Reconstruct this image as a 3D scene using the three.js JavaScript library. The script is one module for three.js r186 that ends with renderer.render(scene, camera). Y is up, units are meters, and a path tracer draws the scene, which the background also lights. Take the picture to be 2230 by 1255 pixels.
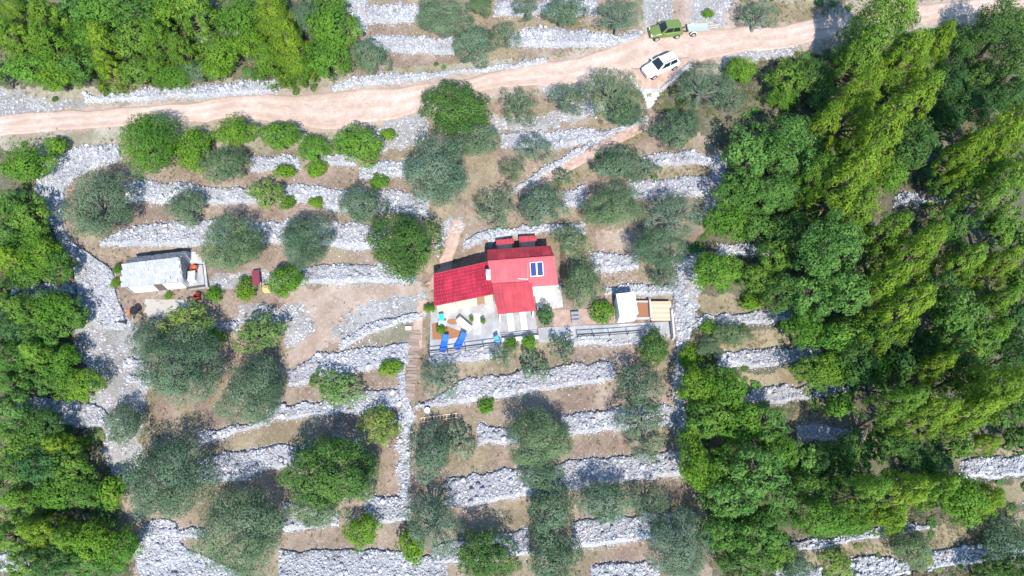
import * as THREE from 'three';
import { Sky } from 'three/addons/objects/Sky.js';
import { mergeGeometries } from 'three/addons/utils/BufferGeometryUtils.js';
import { RoundedBoxGeometry } from 'three/addons/geometries/RoundedBoxGeometry.js';

// ---------------------------------------------------------------- camera, sky, sun, exposure
const scene = new THREE.Scene();
const FOCAL = 1600, TILT = 24 * Math.PI / 180, REACH = 74.4;          // a drone 68 m up, tipped 24 degrees off the plumb line
const camera = new THREE.PerspectiveCamera(2 * Math.atan(627.5 / FOCAL) * 180 / Math.PI, 2230 / 1255, 1, 3000);
camera.position.set(0, Math.cos(TILT) * REACH, Math.sin(TILT) * REACH);
camera.up.set(0, 0, -1);
camera.lookAt(0, 0, 0);
const renderer = new THREE.WebGLRenderer({ antialias: true });
renderer.toneMapping = THREE.LinearToneMapping;
renderer.toneMappingExposure = 1.36;
renderer.shadowMap.enabled = true;
const SUN = new THREE.Vector3(0.10, 0.743, 0.66).normalize();
const sky = new Sky();
sky.scale.setScalar(2000);
sky.material.uniforms.sunPosition.value.copy(SUN);
sky.material.uniforms.turbidity.value = 2;
sky.material.uniforms.rayleigh.value = 2.8;
sky.material.uniforms.mieCoefficient.value = 0.004;
sky.name = 'sky'; sky.userData.kind = 'structure';
scene.add(sky);
scene.environmentIntensity = 0.13;
const sun = new THREE.DirectionalLight(new THREE.Color(1, 0.955, 0.88), 5);
sun.name = 'sun';
sun.position.copy(SUN).multiplyScalar(150);
sun.castShadow = true;
sun.shadow.mapSize.set(4096, 4096);
Object.assign(sun.shadow.camera, { left: -75, right: 75, top: 60, bottom: -60, near: 10, far: 320 });
scene.add(sun, sun.target);

// ---------------------------------------------------------------- helpers
const TAU = Math.PI * 2;
function rng(seed) { let a = seed >>> 0; return () => { a = (a + 0x6d2b79f5) | 0; let t = Math.imul(a ^ (a >>> 15), 1 | a); t = (t + Math.imul(t ^ (t >>> 7), 61 | t)) ^ t; return ((t ^ (t >>> 14)) >>> 0) / 4294967296; }; }
const hash = (x, y) => { let h = Math.imul(x, 374761393) + Math.imul(y, 668265263) | 0; h = Math.imul(h ^ (h >>> 13), 1274126177); return ((h ^ (h >>> 16)) >>> 0) / 4294967296; };
function noise(x, y) {
  const ix = Math.floor(x), iy = Math.floor(y), fx = x - ix, fy = y - iy, u = fx * fx * (3 - 2 * fx), v = fy * fy * (3 - 2 * fy);
  const a = hash(ix, iy), b = hash(ix + 1, iy), c = hash(ix, iy + 1), d = hash(ix + 1, iy + 1);
  return (a + (b - a) * u) * (1 - v) + (c + (d - c) * u) * v;
}
const fbm = (x, y, n = 4) => { let s = 0, a = 0.5, t = 0; for (let i = 0; i < n; i++) { s += a * noise(x, y); t += a; a *= 0.5; x = x * 2.03 + 17.3; y = y * 2.03 + 5.1; } return s / t; };
const lerp = (a, b, t) => a + (b - a) * t, clamp = (x, a = 0, b = 1) => Math.min(b, Math.max(a, x)), smooth = (a, b, x) => { const t = clamp((x - a) / (b - a)); return t * t * (3 - 2 * t); };
const V = (x, y, z) => new THREE.Vector3(x, y, z);
const taken = new Map();
function numbered(name) { const n = taken.get(name) ?? 0; taken.set(name, n + 1); return n ? name + '_' + String(n).padStart(3, '0') : name; }
function shade(o) { o.traverse((m) => { if (m.isMesh) { m.castShadow = true; m.receiveShadow = true; } }); return o; }
function tag(o, label, category, group, kind) { if (label) o.userData.label = label; if (category) o.userData.category = category; if (group) o.userData.group = group; if (kind) o.userData.kind = kind; return o; }
function add(o) { scene.add(shade(o)); return o; }
function thing(name, label, category, pos, turn = 0, group) {
  const o = new THREE.Group(); o.name = numbered(name); o.position.copy(pos); o.rotation.y = turn; tag(o, label, category, group); scene.add(o); return o;
}
function part(name, geometry, material, parent, pos, rot) {
  const m = new THREE.Mesh(geometry, material); m.name = name; m.castShadow = m.receiveShadow = true;
  if (pos) m.position.set(...pos); if (rot) m.rotation.set(...rot); parent.add(m); return m;
}
function ground(name, geometry, material) { const m = new THREE.Mesh(geometry, material); m.name = numbered(name); m.userData.kind = 'structure'; return add(m); }
const box = (w, h, d, r = 0) => (r ? new RoundedBoxGeometry(w, h, d, 2, r) : new THREE.BoxGeometry(w, h, d));
const at = (g, x, y, z, rx = 0, ry = 0, rz = 0) => g.applyMatrix4(new THREE.Matrix4().compose(V(x, y, z), new THREE.Quaternion().setFromEuler(new THREE.Euler(rx, ry, rz)), V(1, 1, 1)));
const merged = (list) => mergeGeometries(list.map((g) => { const q = g.index ? g.toNonIndexed() : g; for (const k of Object.keys(q.attributes)) if (!['position', 'normal', 'uv'].includes(k)) q.deleteAttribute(k); return q; }));
function rod(a, b, r, n = 6) { const d = b.clone().sub(a), g = new THREE.CylinderGeometry(r, r, d.length(), n); g.applyQuaternion(new THREE.Quaternion().setFromUnitVectors(V(0, 1, 0), d.clone().normalize())); const m = a.clone().add(b).multiplyScalar(0.5); return g.translate(m.x, m.y, m.z); }
// a slab under four top corners (a, b, c, d run round the outline)
function slab(a, b, c, d, t) {
  const p = [a, b, c, d], q = p.map((v) => V(v.x, v.y - t, v.z)), pos = [], uv = [], idx = [];
  const quad = (w, x, y, z) => { const n = pos.length / 3; for (const v of [w, x, y, z]) { pos.push(v.x, v.y, v.z); uv.push(v.x, v.z); } idx.push(n, n + 1, n + 2, n, n + 2, n + 3); };
  quad(...p); quad(q[3], q[2], q[1], q[0]); for (let i = 0; i < 4; i++) quad(p[i], q[i], q[(i + 1) % 4], p[(i + 1) % 4]);
  const g = new THREE.BufferGeometry(); g.setAttribute('position', new THREE.Float32BufferAttribute(pos, 3)); g.setAttribute('uv', new THREE.Float32BufferAttribute(uv, 2)); g.setIndex(idx); g.computeVertexNormals(); return g;
}
// level sheet with thickness over any outline
function plate(pts, yTop, t) {
  const s = new THREE.Shape(pts.map((p) => new THREE.Vector2(p.x, -p.z)));
  return new THREE.ExtrudeGeometry(s, { depth: t, bevelEnabled: false }).rotateX(-Math.PI / 2).translate(0, yTop - t, 0);
}
function speckle(size, tile, fn, colour = true) {
  const d = new Uint8Array(size * size * 4);
  for (let y = 0; y < size; y++) for (let x = 0; x < size; x++) { const c = fn(x / size, y / size, x, y), o = (y * size + x) * 4; if (colour) { d[o] = c[0]; d[o + 1] = c[1]; d[o + 2] = c[2]; } else d[o] = d[o + 1] = d[o + 2] = c; d[o + 3] = 255; }
  const t = new THREE.DataTexture(d, size, size); t.wrapS = t.wrapT = THREE.RepeatWrapping; t.magFilter = THREE.LinearFilter; t.minFilter = THREE.LinearMipmapLinearFilter; if (colour) t.colorSpace = THREE.SRGBColorSpace;
  t.repeat.set(1 / tile, 1 / tile); t.needsUpdate = true; return t;
}
// noise that wraps at 1
const wrapNoise = (u, v, f, s = 0) => { const ix = Math.floor(u * f), iy = Math.floor(v * f), fx = u * f - ix, fy = v * f - iy, a = fx * fx * (3 - 2 * fx), b = fy * fy * (3 - 2 * fy), h = (x, y) => hash(((x % f) + f) % f + s, ((y % f) + f) % f + s * 7); return lerp(lerp(h(ix, iy), h(ix + 1, iy), a), lerp(h(ix, iy + 1), h(ix + 1, iy + 1), a), b); };
const wrapTwo = (u, v, f, g, s = 0) => { const ix = Math.floor(u * f), iy = Math.floor(v * g), fx = u * f - ix, fy = v * g - iy, a = fx * fx * (3 - 2 * fx), b = fy * fy * (3 - 2 * fy), h = (x, y) => hash(((x % f) + f) % f + s, ((y % g) + g) % g + s * 7); return lerp(lerp(h(ix, iy), h(ix + 1, iy), a), lerp(h(ix, iy + 1), h(ix + 1, iy + 1), a), b); };
const wrapFbm = (u, v, f, n = 4, s = 0) => { let t = 0, a = 0.5, w = 0; for (let i = 0; i < n; i++) { t += a * wrapNoise(u, v, f, s + i); w += a; a *= 0.6; f *= 2; } return t / w; };
const lin = (r, g, b) => new THREE.Color().setRGB(r, g, b);
const mat = (r, g, b, rough = 0.85, more = {}) => new THREE.MeshStandardMaterial({ color: lin(r, g, b), roughness: rough, ...more });

// ---------------------------------------------------------------- lie of the land (survey of the photograph turned into metres)
const cT = Math.cos(TILT), sT = Math.sin(TILT), SLOPE = 0.2;
function flat(px, py, level) {                                         // the place at a known height
  const b = (627.5 - py) / FOCAL, dx = (px - 1115) / FOCAL, dy = -cT + b * sT, dz = -sT - b * cT, k = (level - camera.position.y) / dy;
  return V(dx * k, level, camera.position.z + dz * k);
}
const LEVEL = -0.5;                                                    // floor of the house and its patios
const platform = [[928, 592], [1060, 540], [1222, 528], [1232, 640], [1330, 646], [1464, 646], [1466, 728], [1250, 736], [1170, 746], [1096, 762], [936, 778]].map(([x, y]) => flat(x, y, LEVEL));
const hutLevel = -0.05;
const hutYard = [[262, 560], [410, 545], [448, 575], [448, 640], [268, 650]].map(([x, y]) => flat(x, y, hutLevel));
function inside(poly, x, z) { let c = false; for (let i = 0, j = poly.length - 1; i < poly.length; j = i++) { const a = poly[i], b = poly[j]; if ((a.z > z) !== (b.z > z) && x < ((b.x - a.x) * (z - a.z)) / (b.z - a.z) + a.x) c = !c; } return c; }
function G(x, z) {
  if (inside(platform, x, z)) return LEVEL;
  if (inside(hutYard, x, z)) return hutLevel;
  const far = smooth(60, 300, Math.hypot(x, z));
  return -SLOPE * z * (1 - 0.5 * far) + (fbm(x * 0.09 + 40, z * 0.09 + 11, 3) - 0.5) * 0.7 + (fbm(x * 0.7, z * 0.7, 2) - 0.5) * 0.09;
}
function site(px, py, h = 0) {                                         // foot of the thing whose point h metres up is seen there
  const b = (627.5 - py) / FOCAL, dx = (px - 1115) / FOCAL, dy = -cT + b * sT, dz = -sT - b * cT;
  let k = (-SLOPE * camera.position.z + h - camera.position.y) / (dy + SLOPE * dz), x = 0, z = 0, y = 0;
  for (let i = 0; i < 12; i++) { x = dx * k; z = camera.position.z + dz * k; y = G(x, z); const e = camera.position.y + dy * k - (y + h); k -= 0.8 * e / (dy + SLOPE * dz); }
  const p = V(x, y, z); p.scale = FOCAL / k; return p;                   // scale: pixels of the survey per metre
}

// ---------------------------------------------------------------- ground
// what the ground is made of, drawn in plan: soil, dry grass, stony earth, leaf litter
const PLAN = { x0: -72, z0: -46, w: 144, d: 90, W: 2048, H: 1280 };
const plan = document.createElement('canvas'); plan.width = PLAN.W; plan.height = PLAN.H;
const pen = plan.getContext('2d');
const LITTER = 0, SOIL = 1, GRASS = 2, STONY = 3, EARTH = 4, OLIVE = 5, VERGE = 6;
function region(kind, pts) { pen.fillStyle = `rgb(${kind * 40},0,0)`; pen.beginPath(); pts.forEach(([x, y], i) => { const p = site(x, y), u = (p.x - PLAN.x0) / PLAN.w * PLAN.W, v = (p.z - PLAN.z0) / PLAN.d * PLAN.H; i ? pen.lineTo(u, v) : pen.moveTo(u, v); }); pen.closePath(); pen.fill(); }
pen.fillStyle = 'rgb(0,0,0)'; pen.fillRect(0, 0, PLAN.W, PLAN.H);
region(SOIL, [[150, 300], [720, 270], [1040, 180], [1420, 220], [1580, 330], [1560, 480], [1480, 540], [1490, 800], [1500, 1040], [1540, 1120], [1560, 1300], [300, 1300], [270, 1100], [250, 900], [190, 700], [130, 520], [80, 400]]);
region(SOIL, [[740, -40], [1600, -40], [1600, 70], [1200, 130], [740, 190]]);
region(VERGE, [[-40, 190], [200, 190], [700, 170], [1200, 120], [1600, 0], [2300, -60], [2300, 30], [1700, 120], [1480, 190], [1100, 210], [800, 300], [560, 330], [300, 300], [120, 340], [-40, 320]]);
region(EARTH, [...[[-60, 254, 310], [100, 240, 290], [380, 220, 272], [560, 206, 268], [720, 192, 292], [900, 174, 258], [1120, 143, 200], [1330, 98, 185], [1480, 50, 150], [1680, 50, 116], [2000, 6, 60], [2300, -30, 20]].flatMap(([x, a, b], i, l) => i ? [] : [...l.map((q) => [q[0], q[1]]), ...l.slice().reverse().map((q) => [q[0], q[2]])])]);
region(STONY, [[-40, 195], [60, 200], [110, 225], [180, 215], [180, 235], [90, 245], [-40, 250]]);
region(STONY, [[150, 700], [290, 700], [330, 830], [300, 960], [330, 1010], [270, 1080], [230, 1000], [200, 880]]);
region(GRASS, [[1410, 362], [1545, 360], [1540, 388], [1370, 386]]);
region(GRASS, [[1200, 400], [1300, 330], [1420, 262], [1440, 280], [1330, 345], [1230, 420]]);
region(GRASS, [[1130, 330], [1260, 290], [1330, 260], [1300, 285], [1180, 350]]);
region(GRASS, [[1490, 645], [1750, 640], [1800, 690], [1560, 705]]);
region(GRASS, [[1500, 730], [1800, 720], [1830, 755], [1560, 790]]);
region(GRASS, [[1600, 820], [1760, 800], [1770, 850], [1620, 860]]);
region(GRASS, [[1730, 890], [1900, 900], [1900, 960], [1740, 940]]);
region(GRASS, [[2060, 960], [2240, 960], [2240, 1000], [2080, 1010]]);
region(GRASS, [[1720, 1190], [2040, 1150], [2230, 1120], [2230, 1200], [1900, 1230], [1720, 1240]]);
region(GRASS, [[2140, 1060], [2240, 1040], [2240, 1090], [2150, 1100]]);
region(GRASS, [[1130, 45], [1330, 45], [1330, 66], [1130, 64]]);
region(GRASS, [[1620, 0], [1860, 0], [1740, 50], [1620, 56]]);
region(OLIVE, [[780, 752], [830, 722], [900, 694], [908, 704], [893, 744], [820, 752]]);
region(EARTH, [[600, 640], [700, 622], [940, 620], [930, 670], [800, 700], [740, 740], [690, 780], [620, 810], [600, 790], [680, 720], [640, 690]]);
region(EARTH, [[1480, -20], [1620, -20], [1600, 60], [1420, 60]]);
region(EARTH, [[1300, 505], [1370, 500], [1390, 550], [1300, 552]]);
region(STONY, [[1400, -20], [1475, -20], [1462, 52], [1400, 60]]);
region(STONY, [[1510, -20], [1600, -20], [1590, 20], [1570, 62], [1500, 40]]);
region(STONY, [[1180, 190], [1330, 178], [1300, 205], [1190, 215]]);
region(STONY, [[450, 600], [600, 588], [640, 600], [600, 622], [460, 630]]);
region(STONY, [[780, 660], [930, 640], [935, 690], [850, 700], [740, 745], [720, 730]]);
region(STONY, [[520, 660], [660, 668], [690, 720], [640, 755], [620, 745], [600, 710], [520, 700]]);
region(STONY, [[780, 300], [850, 265], [930, 250], [940, 300], [900, 320], [830, 335]]);
region(STONY, [[1060, 255], [1160, 260], [1250, 215], [1330, 225], [1310, 250], [1200, 280], [1070, 290]]);
region(STONY, [[1600, 90], [1760, 95], [1700, 130], [1560, 130]]);
region(STONY, [[960, 480], [1010, 470], [1010, 500], [950, 560]]);
region(STONY, [[1470, 560], [1530, 540], [1520, 720], [1470, 720]]);
const planBits = pen.getImageData(0, 0, PLAN.W, PLAN.H).data;
function kindAt(x, z) {
  const wx = x + (noise(x * 1.7, z * 1.7) - 0.5) * 0.9 + (noise(x * 6, z * 6) - 0.5) * 0.35, wz = z + (noise(x * 1.7 + 50, z * 1.7) - 0.5) * 0.9 + (noise(x * 6 + 9, z * 6) - 0.5) * 0.35;
  const u = clamp(Math.floor((wx - PLAN.x0) / PLAN.w * PLAN.W), 0, PLAN.W - 1), v = clamp(Math.floor((wz - PLAN.z0) / PLAN.d * PLAN.H), 0, PLAN.H - 1);
  return Math.round(planBits[(v * PLAN.W + u) * 4] / 40);
}
const SRGB = (v) => Math.round(255 * (v <= 0.0031308 ? v * 12.92 : 1.055 * Math.pow(v, 1 / 2.4) - 0.055));
const srgbTable = new Uint8Array(4097); for (let i = 0; i <= 4096; i++) srgbTable[i] = SRGB(i / 4096);
const EARTHS = [[[0.075, 0.072, 0.042], [0.16, 0.145, 0.09]], [[0.19, 0.132, 0.095], [0.36, 0.268, 0.205]], [[0.2, 0.155, 0.09], [0.33, 0.27, 0.17]], [[0.2, 0.18, 0.16], [0.37, 0.35, 0.335]], [[0.3, 0.21, 0.155], [0.46, 0.36, 0.295]], [[0.17, 0.155, 0.10], [0.27, 0.24, 0.165]], [[0.22, 0.19, 0.12], [0.40, 0.35, 0.27]]];
{
  const d = new Uint8Array(PLAN.W * PLAN.H * 4);
  for (let j = 0; j < PLAN.H; j++) for (let i = 0; i < PLAN.W; i++) {
    const x = PLAN.x0 + (i + 0.5) / PLAN.W * PLAN.w, z = PLAN.z0 + (j + 0.5) / PLAN.H * PLAN.d, k = kindAt(x, z), patch = k === SOIL ? smooth(0.46, 0.62, fbm(x * 0.28 + 31, z * 0.28 + 4, 4)) * 0.75 : 0, E0 = EARTHS[k], a = E0[0].map((q, c) => lerp(q, EARTHS[GRASS][0][c] * 0.95, patch)), b = E0[1].map((q, c) => lerp(q, EARTHS[GRASS][1][c], patch));
    const n1 = fbm(x * 0.55, z * 0.55, 3), n2 = noise(x * 4.1, z * 4.1), n3 = hash(i, j);
    let t = clamp(0.12 + (n1 - 0.3) * 1.3 + (n2 - 0.5) * 0.45 + (n3 - 0.5) * 0.5);
    const chip = hash(i * 3 + 1, j * 5 + 2) > (k === STONY ? 0.8 : k === SOIL || k === EARTH ? 0.965 : 0.98) ? 0.5 : 0;   // chips of limestone lying in the soil
    const o = (j * PLAN.W + i) * 4;
    for (let c = 0; c < 3; c++) d[o + c] = srgbTable[Math.round(4096 * clamp(lerp(lerp(a[c], b[c], t), 0.46 - 0.01 * c, chip), 0, 1))];
    d[o + 3] = 255;
  }
  var groundMap = new THREE.DataTexture(d, PLAN.W, PLAN.H); groundMap.magFilter = THREE.LinearFilter; groundMap.colorSpace = THREE.SRGBColorSpace; groundMap.wrapS = groundMap.wrapT = THREE.MirroredRepeatWrapping; groundMap.needsUpdate = true;
}
const gritBump = speckle(512, 2.4, (u, v, x, y) => 255 * clamp(wrapFbm(u, v, 8, 5, 3) * 0.8 + hash(x, y) * 0.25), false);
gritBump.channel = 1;
{
  const axis = (lo, hi, step, reach) => { const a = []; for (let v = lo; v <= hi + 1e-6; v += step) a.push(v); let s = step; while (a[a.length - 1] < reach) a.push(a[a.length - 1] + (s *= 1.5)); s = step; while (a[0] > -reach) a.unshift(a[0] - (s *= 1.5)); return a; };
  const xs = axis(-66, 66, 0.3, 900), zs = axis(-42, 36, 0.3, 900), pos = [], uv = [], uv1 = [], idx = [];
  for (const z of zs) for (const x of xs) { pos.push(x, G(x, z), z); uv.push((x - PLAN.x0) / PLAN.w, (z - PLAN.z0) / PLAN.d); uv1.push(x, z); }
  const n = xs.length;
  for (let j = 0; j < zs.length - 1; j++) for (let i = 0; i < n - 1; i++) { const a = j * n + i; idx.push(a, a + n, a + 1, a + 1, a + n, a + n + 1); }
  const g = new THREE.BufferGeometry(); g.setAttribute('position', new THREE.Float32BufferAttribute(pos, 3)); g.setAttribute('uv', new THREE.Float32BufferAttribute(uv, 2)); g.setAttribute('uv1', new THREE.Float32BufferAttribute(uv1, 2)); g.setIndex(idx); g.computeVertexNormals();
  ground('hillside', g, new THREE.MeshStandardMaterial({ map: groundMap, bumpMap: gritBump, bumpScale: 0.05, roughness: 1 }));
}

// ---------------------------------------------------------------- strips of road and path that follow the land
function resample(stations, upright, step) {
  const A = [], B = [];
  for (const [k, lo, hi] of stations) { A.push(upright ? site(lo, k) : site(k, lo)); B.push(upright ? site(hi, k) : site(k, hi)); }
  const ca = new THREE.CatmullRomCurve3(A, false, 'centripetal'), cb = new THREE.CatmullRomCurve3(B, false, 'centripetal'), n = Math.max(2, Math.round(Math.max(ca.getLength(), cb.getLength()) / step)), out = [];
  for (let i = 0; i <= n; i++) out.push([ca.getPoint(i / n), cb.getPoint(i / n)]);
  return out;
}
function strip(name, stations, upright, material, { lift = 0.05, cols = 10, step = 0.5, wobble = 0.3, ruts = 0 } = {}) {
  const rows = resample(stations, upright, step), pos = [], uv = [], idx = []; let s = 0;
  rows.forEach(([a, b], i) => {
    if (i) s += a.clone().add(b).distanceTo(rows[i - 1][0].clone().add(rows[i - 1][1])) / 2;
    const w = a.distanceTo(b), dir = b.clone().sub(a).normalize(), ja = (fbm(s * 0.28, 3, 4) - 0.5) * 2 * wobble, jb = (fbm(s * 0.28, 31, 4) - 0.5) * 2 * wobble;
    for (let j = -1; j <= cols + 1; j++) {
      const edge = j < 0 || j > cols, t = clamp(j / cols), p = a.clone().addScaledVector(dir, lerp(ja, w + jb, t) + (edge ? (j < 0 ? -0.12 : 0.12) : 0));
      const rut = ruts * (Math.exp(-(((t - 0.3) / 0.08) ** 2)) + Math.exp(-(((t - 0.68) / 0.08) ** 2)));
      pos.push(p.x, G(p.x, p.z) + (edge ? -0.12 : lift - rut + (noise(p.x * 2, p.z * 2) - 0.5) * 0.02), p.z); uv.push(s, t * (ruts ? 1 : w));
    }
  });
  const n = cols + 3;
  for (let i = 0; i < rows.length - 1; i++) for (let j = 0; j < n - 1; j++) { const a = i * n + j; idx.push(a, a + 1, a + n, a + 1, a + n + 1, a + n); }
  const g = new THREE.BufferGeometry(); g.setAttribute('position', new THREE.Float32BufferAttribute(pos, 3)); g.setAttribute('uv', new THREE.Float32BufferAttribute(uv, 2)); g.setIndex(upright ? idx.reverse() : idx); g.computeVertexNormals();
  const nr = g.attributes.normal; if (nr.getY(Math.floor(nr.count / 2)) < 0) { g.setIndex(Array.from(g.index.array).reverse()); g.computeVertexNormals(); }
  return ground(name, g, material);
}
const mixc = (a, b, t) => a.map((v, i) => lerp(v, b[i], t));
const roadMap = speckle(1024, 1, (u, v, x, y) => {
  const along = wrapTwo(u, v, 9, 2, 40) * 0.22 + wrapTwo(u, v, 26, 6, 3) * 0.2 + wrapTwo(u, v, 3, 22, 60) * 0.13 + wrapTwo(u, v, 70, 16, 8) * 0.2 + wrapTwo(u, v, 240, 56, 9) * 0.25;
  const track = Math.exp(-(((v - 0.3) / 0.1) ** 2)) + Math.exp(-(((v - 0.68) / 0.1) ** 2)), c = mixc([172, 146, 129], [209, 187, 173], clamp((along - 0.36) * 1.9 + track * 0.25 + (hash(x, y) - 0.5) * 0.3)), g = hash(x * 7, y * 3) > 0.988 ? 16 : 0;
  return c.map((q) => clamp(q + g, 0, 255));
});
roadMap.repeat.set(1 / 22, 1);
const earthMap = speckle(512, 3.1, (u, v, x, y) => mixc([160, 131, 116], [203, 176, 160], clamp(wrapFbm(u, v, 6, 5, 12) * 1.3 - 0.25 + (hash(x, y) - 0.5) * 0.35)));
const concreteMap = speckle(512, 3.7, (u, v, x, y) => mixc([150, 147, 145], [190, 187, 184], clamp(wrapFbm(u, v, 5, 5, 22) * 1.5 - 0.3 + (hash(x, y) - 0.5) * 0.25)));
const M = {};
M.road = new THREE.MeshStandardMaterial({ map: roadMap, roughness: 1 });
M.path = new THREE.MeshStandardMaterial({ map: earthMap, roughness: 1, bumpMap: speckle(256, 1.3, (u, v, x, y) => 255 * wrapFbm(u, v, 8, 5, 2), false), bumpScale: 0.03 });
M.concrete = new THREE.MeshStandardMaterial({ map: concreteMap, roughness: 0.95 });
const ROAD = [[-160, 280, 318], [-60, 262, 302], [0, 251, 292], [100, 246, 283], [230, 236, 275], [380, 226, 264], [560, 212, 258], [640, 206, 273], [720, 199, 280], [800, 193, 268], [900, 182, 246], [1000, 172, 213], [1120, 150, 186], [1250, 128, 180], [1330, 106, 172], [1400, 74, 160], [1480, 62, 140], [1560, 66, 122], [1680, 58, 106], [1800, 40, 88], [1900, 26, 70], [2000, 12, 50], [2100, 2, 32], [2230, -15, 14], [2350, -32, -4]];
const padEdge = [[1372, 150], [1376, 172], [1400, 200], [1442, 204], [1505, 142], [1480, 120]].map(([x, y]) => site(x, y));
const roadEdge = [...ROAD.map(([x, a]) => site(x, a)), ...ROAD.map(([x, a, b]) => site(x, b)).reverse()];
strip('dirt_road', ROAD, false, M.road, { lift: 0.07, cols: 14, ruts: 0.035, wobble: 0.5 });
strip('parking_pad', [[1376, 150, 168], [1390, 150, 186], [1405, 150, 194], [1438, 140, 195], [1470, 130, 172], [1500, 125, 142]], false, M.path, { lift: 0.1, wobble: 0.1 });
strip('footpath', [[1130, 418, 430], [1180, 384, 402], [1250, 342, 366], [1330, 298, 320], [1400, 266, 285], [1425, 252, 272]], false, M.path, { lift: 0.06 });
strip('footpath', [[480, 985, 1008], [510, 975, 1003], [540, 968, 995], [570, 958, 984], [600, 940, 975], [630, 918, 948]], true, M.path, { lift: 0.06, cols: 6 });
strip('footpath', [[655, 908, 936], [690, 905, 922], [730, 896, 918], [760, 894, 915]], true, M.path, { lift: 0.06, cols: 5 });

// ---------------------------------------------------------------- dry stone walls: each a battered body with loose stones piled on it
const stoneMap = speckle(512, 2.6, (u, v, x, y) => mixc([128, 126, 127], [184, 182, 181], clamp(wrapFbm(u, v, 9, 5, 31) * 1.5 - 0.3 + (hash(x, y) - 0.5) * 0.3)));
M.rubble = new THREE.MeshStandardMaterial({ map: stoneMap, roughness: 0.95 });
M.stone = new THREE.MeshStandardMaterial({ color: 0xffffff, roughness: 0.95 });
const stoneShapes = [3, 11, 29, 47].map((seed) => {
  const r = rng(seed), g = new THREE.IcosahedronGeometry(1, 0), p = g.attributes.position, seen = new Map();
  for (let i = 0; i < p.count; i++) { const key = [p.getX(i), p.getY(i), p.getZ(i)].map((v) => v.toFixed(2)).join(); if (!seen.has(key)) seen.set(key, 0.72 + r() * 0.5); const k = seen.get(key); p.setXYZ(i, p.getX(i) * k * 1.15, p.getY(i) * k * 0.7, p.getZ(i) * k * 0.9); }
  g.deleteAttribute('uv'); g.computeVertexNormals(); return g;
});
function stoneTint(r, warm = 0, x = 0, z = 0) { const v = (0.29 + 0.27 * r()) * (0.72 + 0.56 * fbm(x * 0.55 + 7, z * 0.55, 3)) * (r() < 0.07 ? 0.62 : 1),   // lichen comes in patches
     w = r() < warm ? 1 : 0, c = r() < 0.14; return lin(v * (1 + 0.14 * w), v * (1 - 0.02 * w), v * (c ? 1.1 : 1.06) * (1 - 0.14 * w)); }
function stonesOn(spots, parent, seed, name = 'loose_stones', warm = 0.12) {
  const r = rng(seed), m = new THREE.InstancedMesh(stoneShapes[seed % 4], M.stone, spots.length), q = new THREE.Quaternion(), e = new THREE.Euler(), M4 = new THREE.Matrix4();
  spots.forEach((p, i) => { e.set((r() - 0.5) * 1.1, r() * TAU, (r() - 0.5) * 1.1); q.setFromEuler(e); M4.compose(p, q, V(p.size, p.size * (0.8 + 0.5 * r()), p.size)); m.setMatrixAt(i, M4); m.setColorAt(i, stoneTint(r, warm, p.x + parent.position.x, p.z + parent.position.z)); });
  m.name = name; m.userData.kind = 'stuff'; m.castShadow = m.receiveShadow = true; parent.add(m); return m;
}
let wallSeed = 100;
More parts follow.
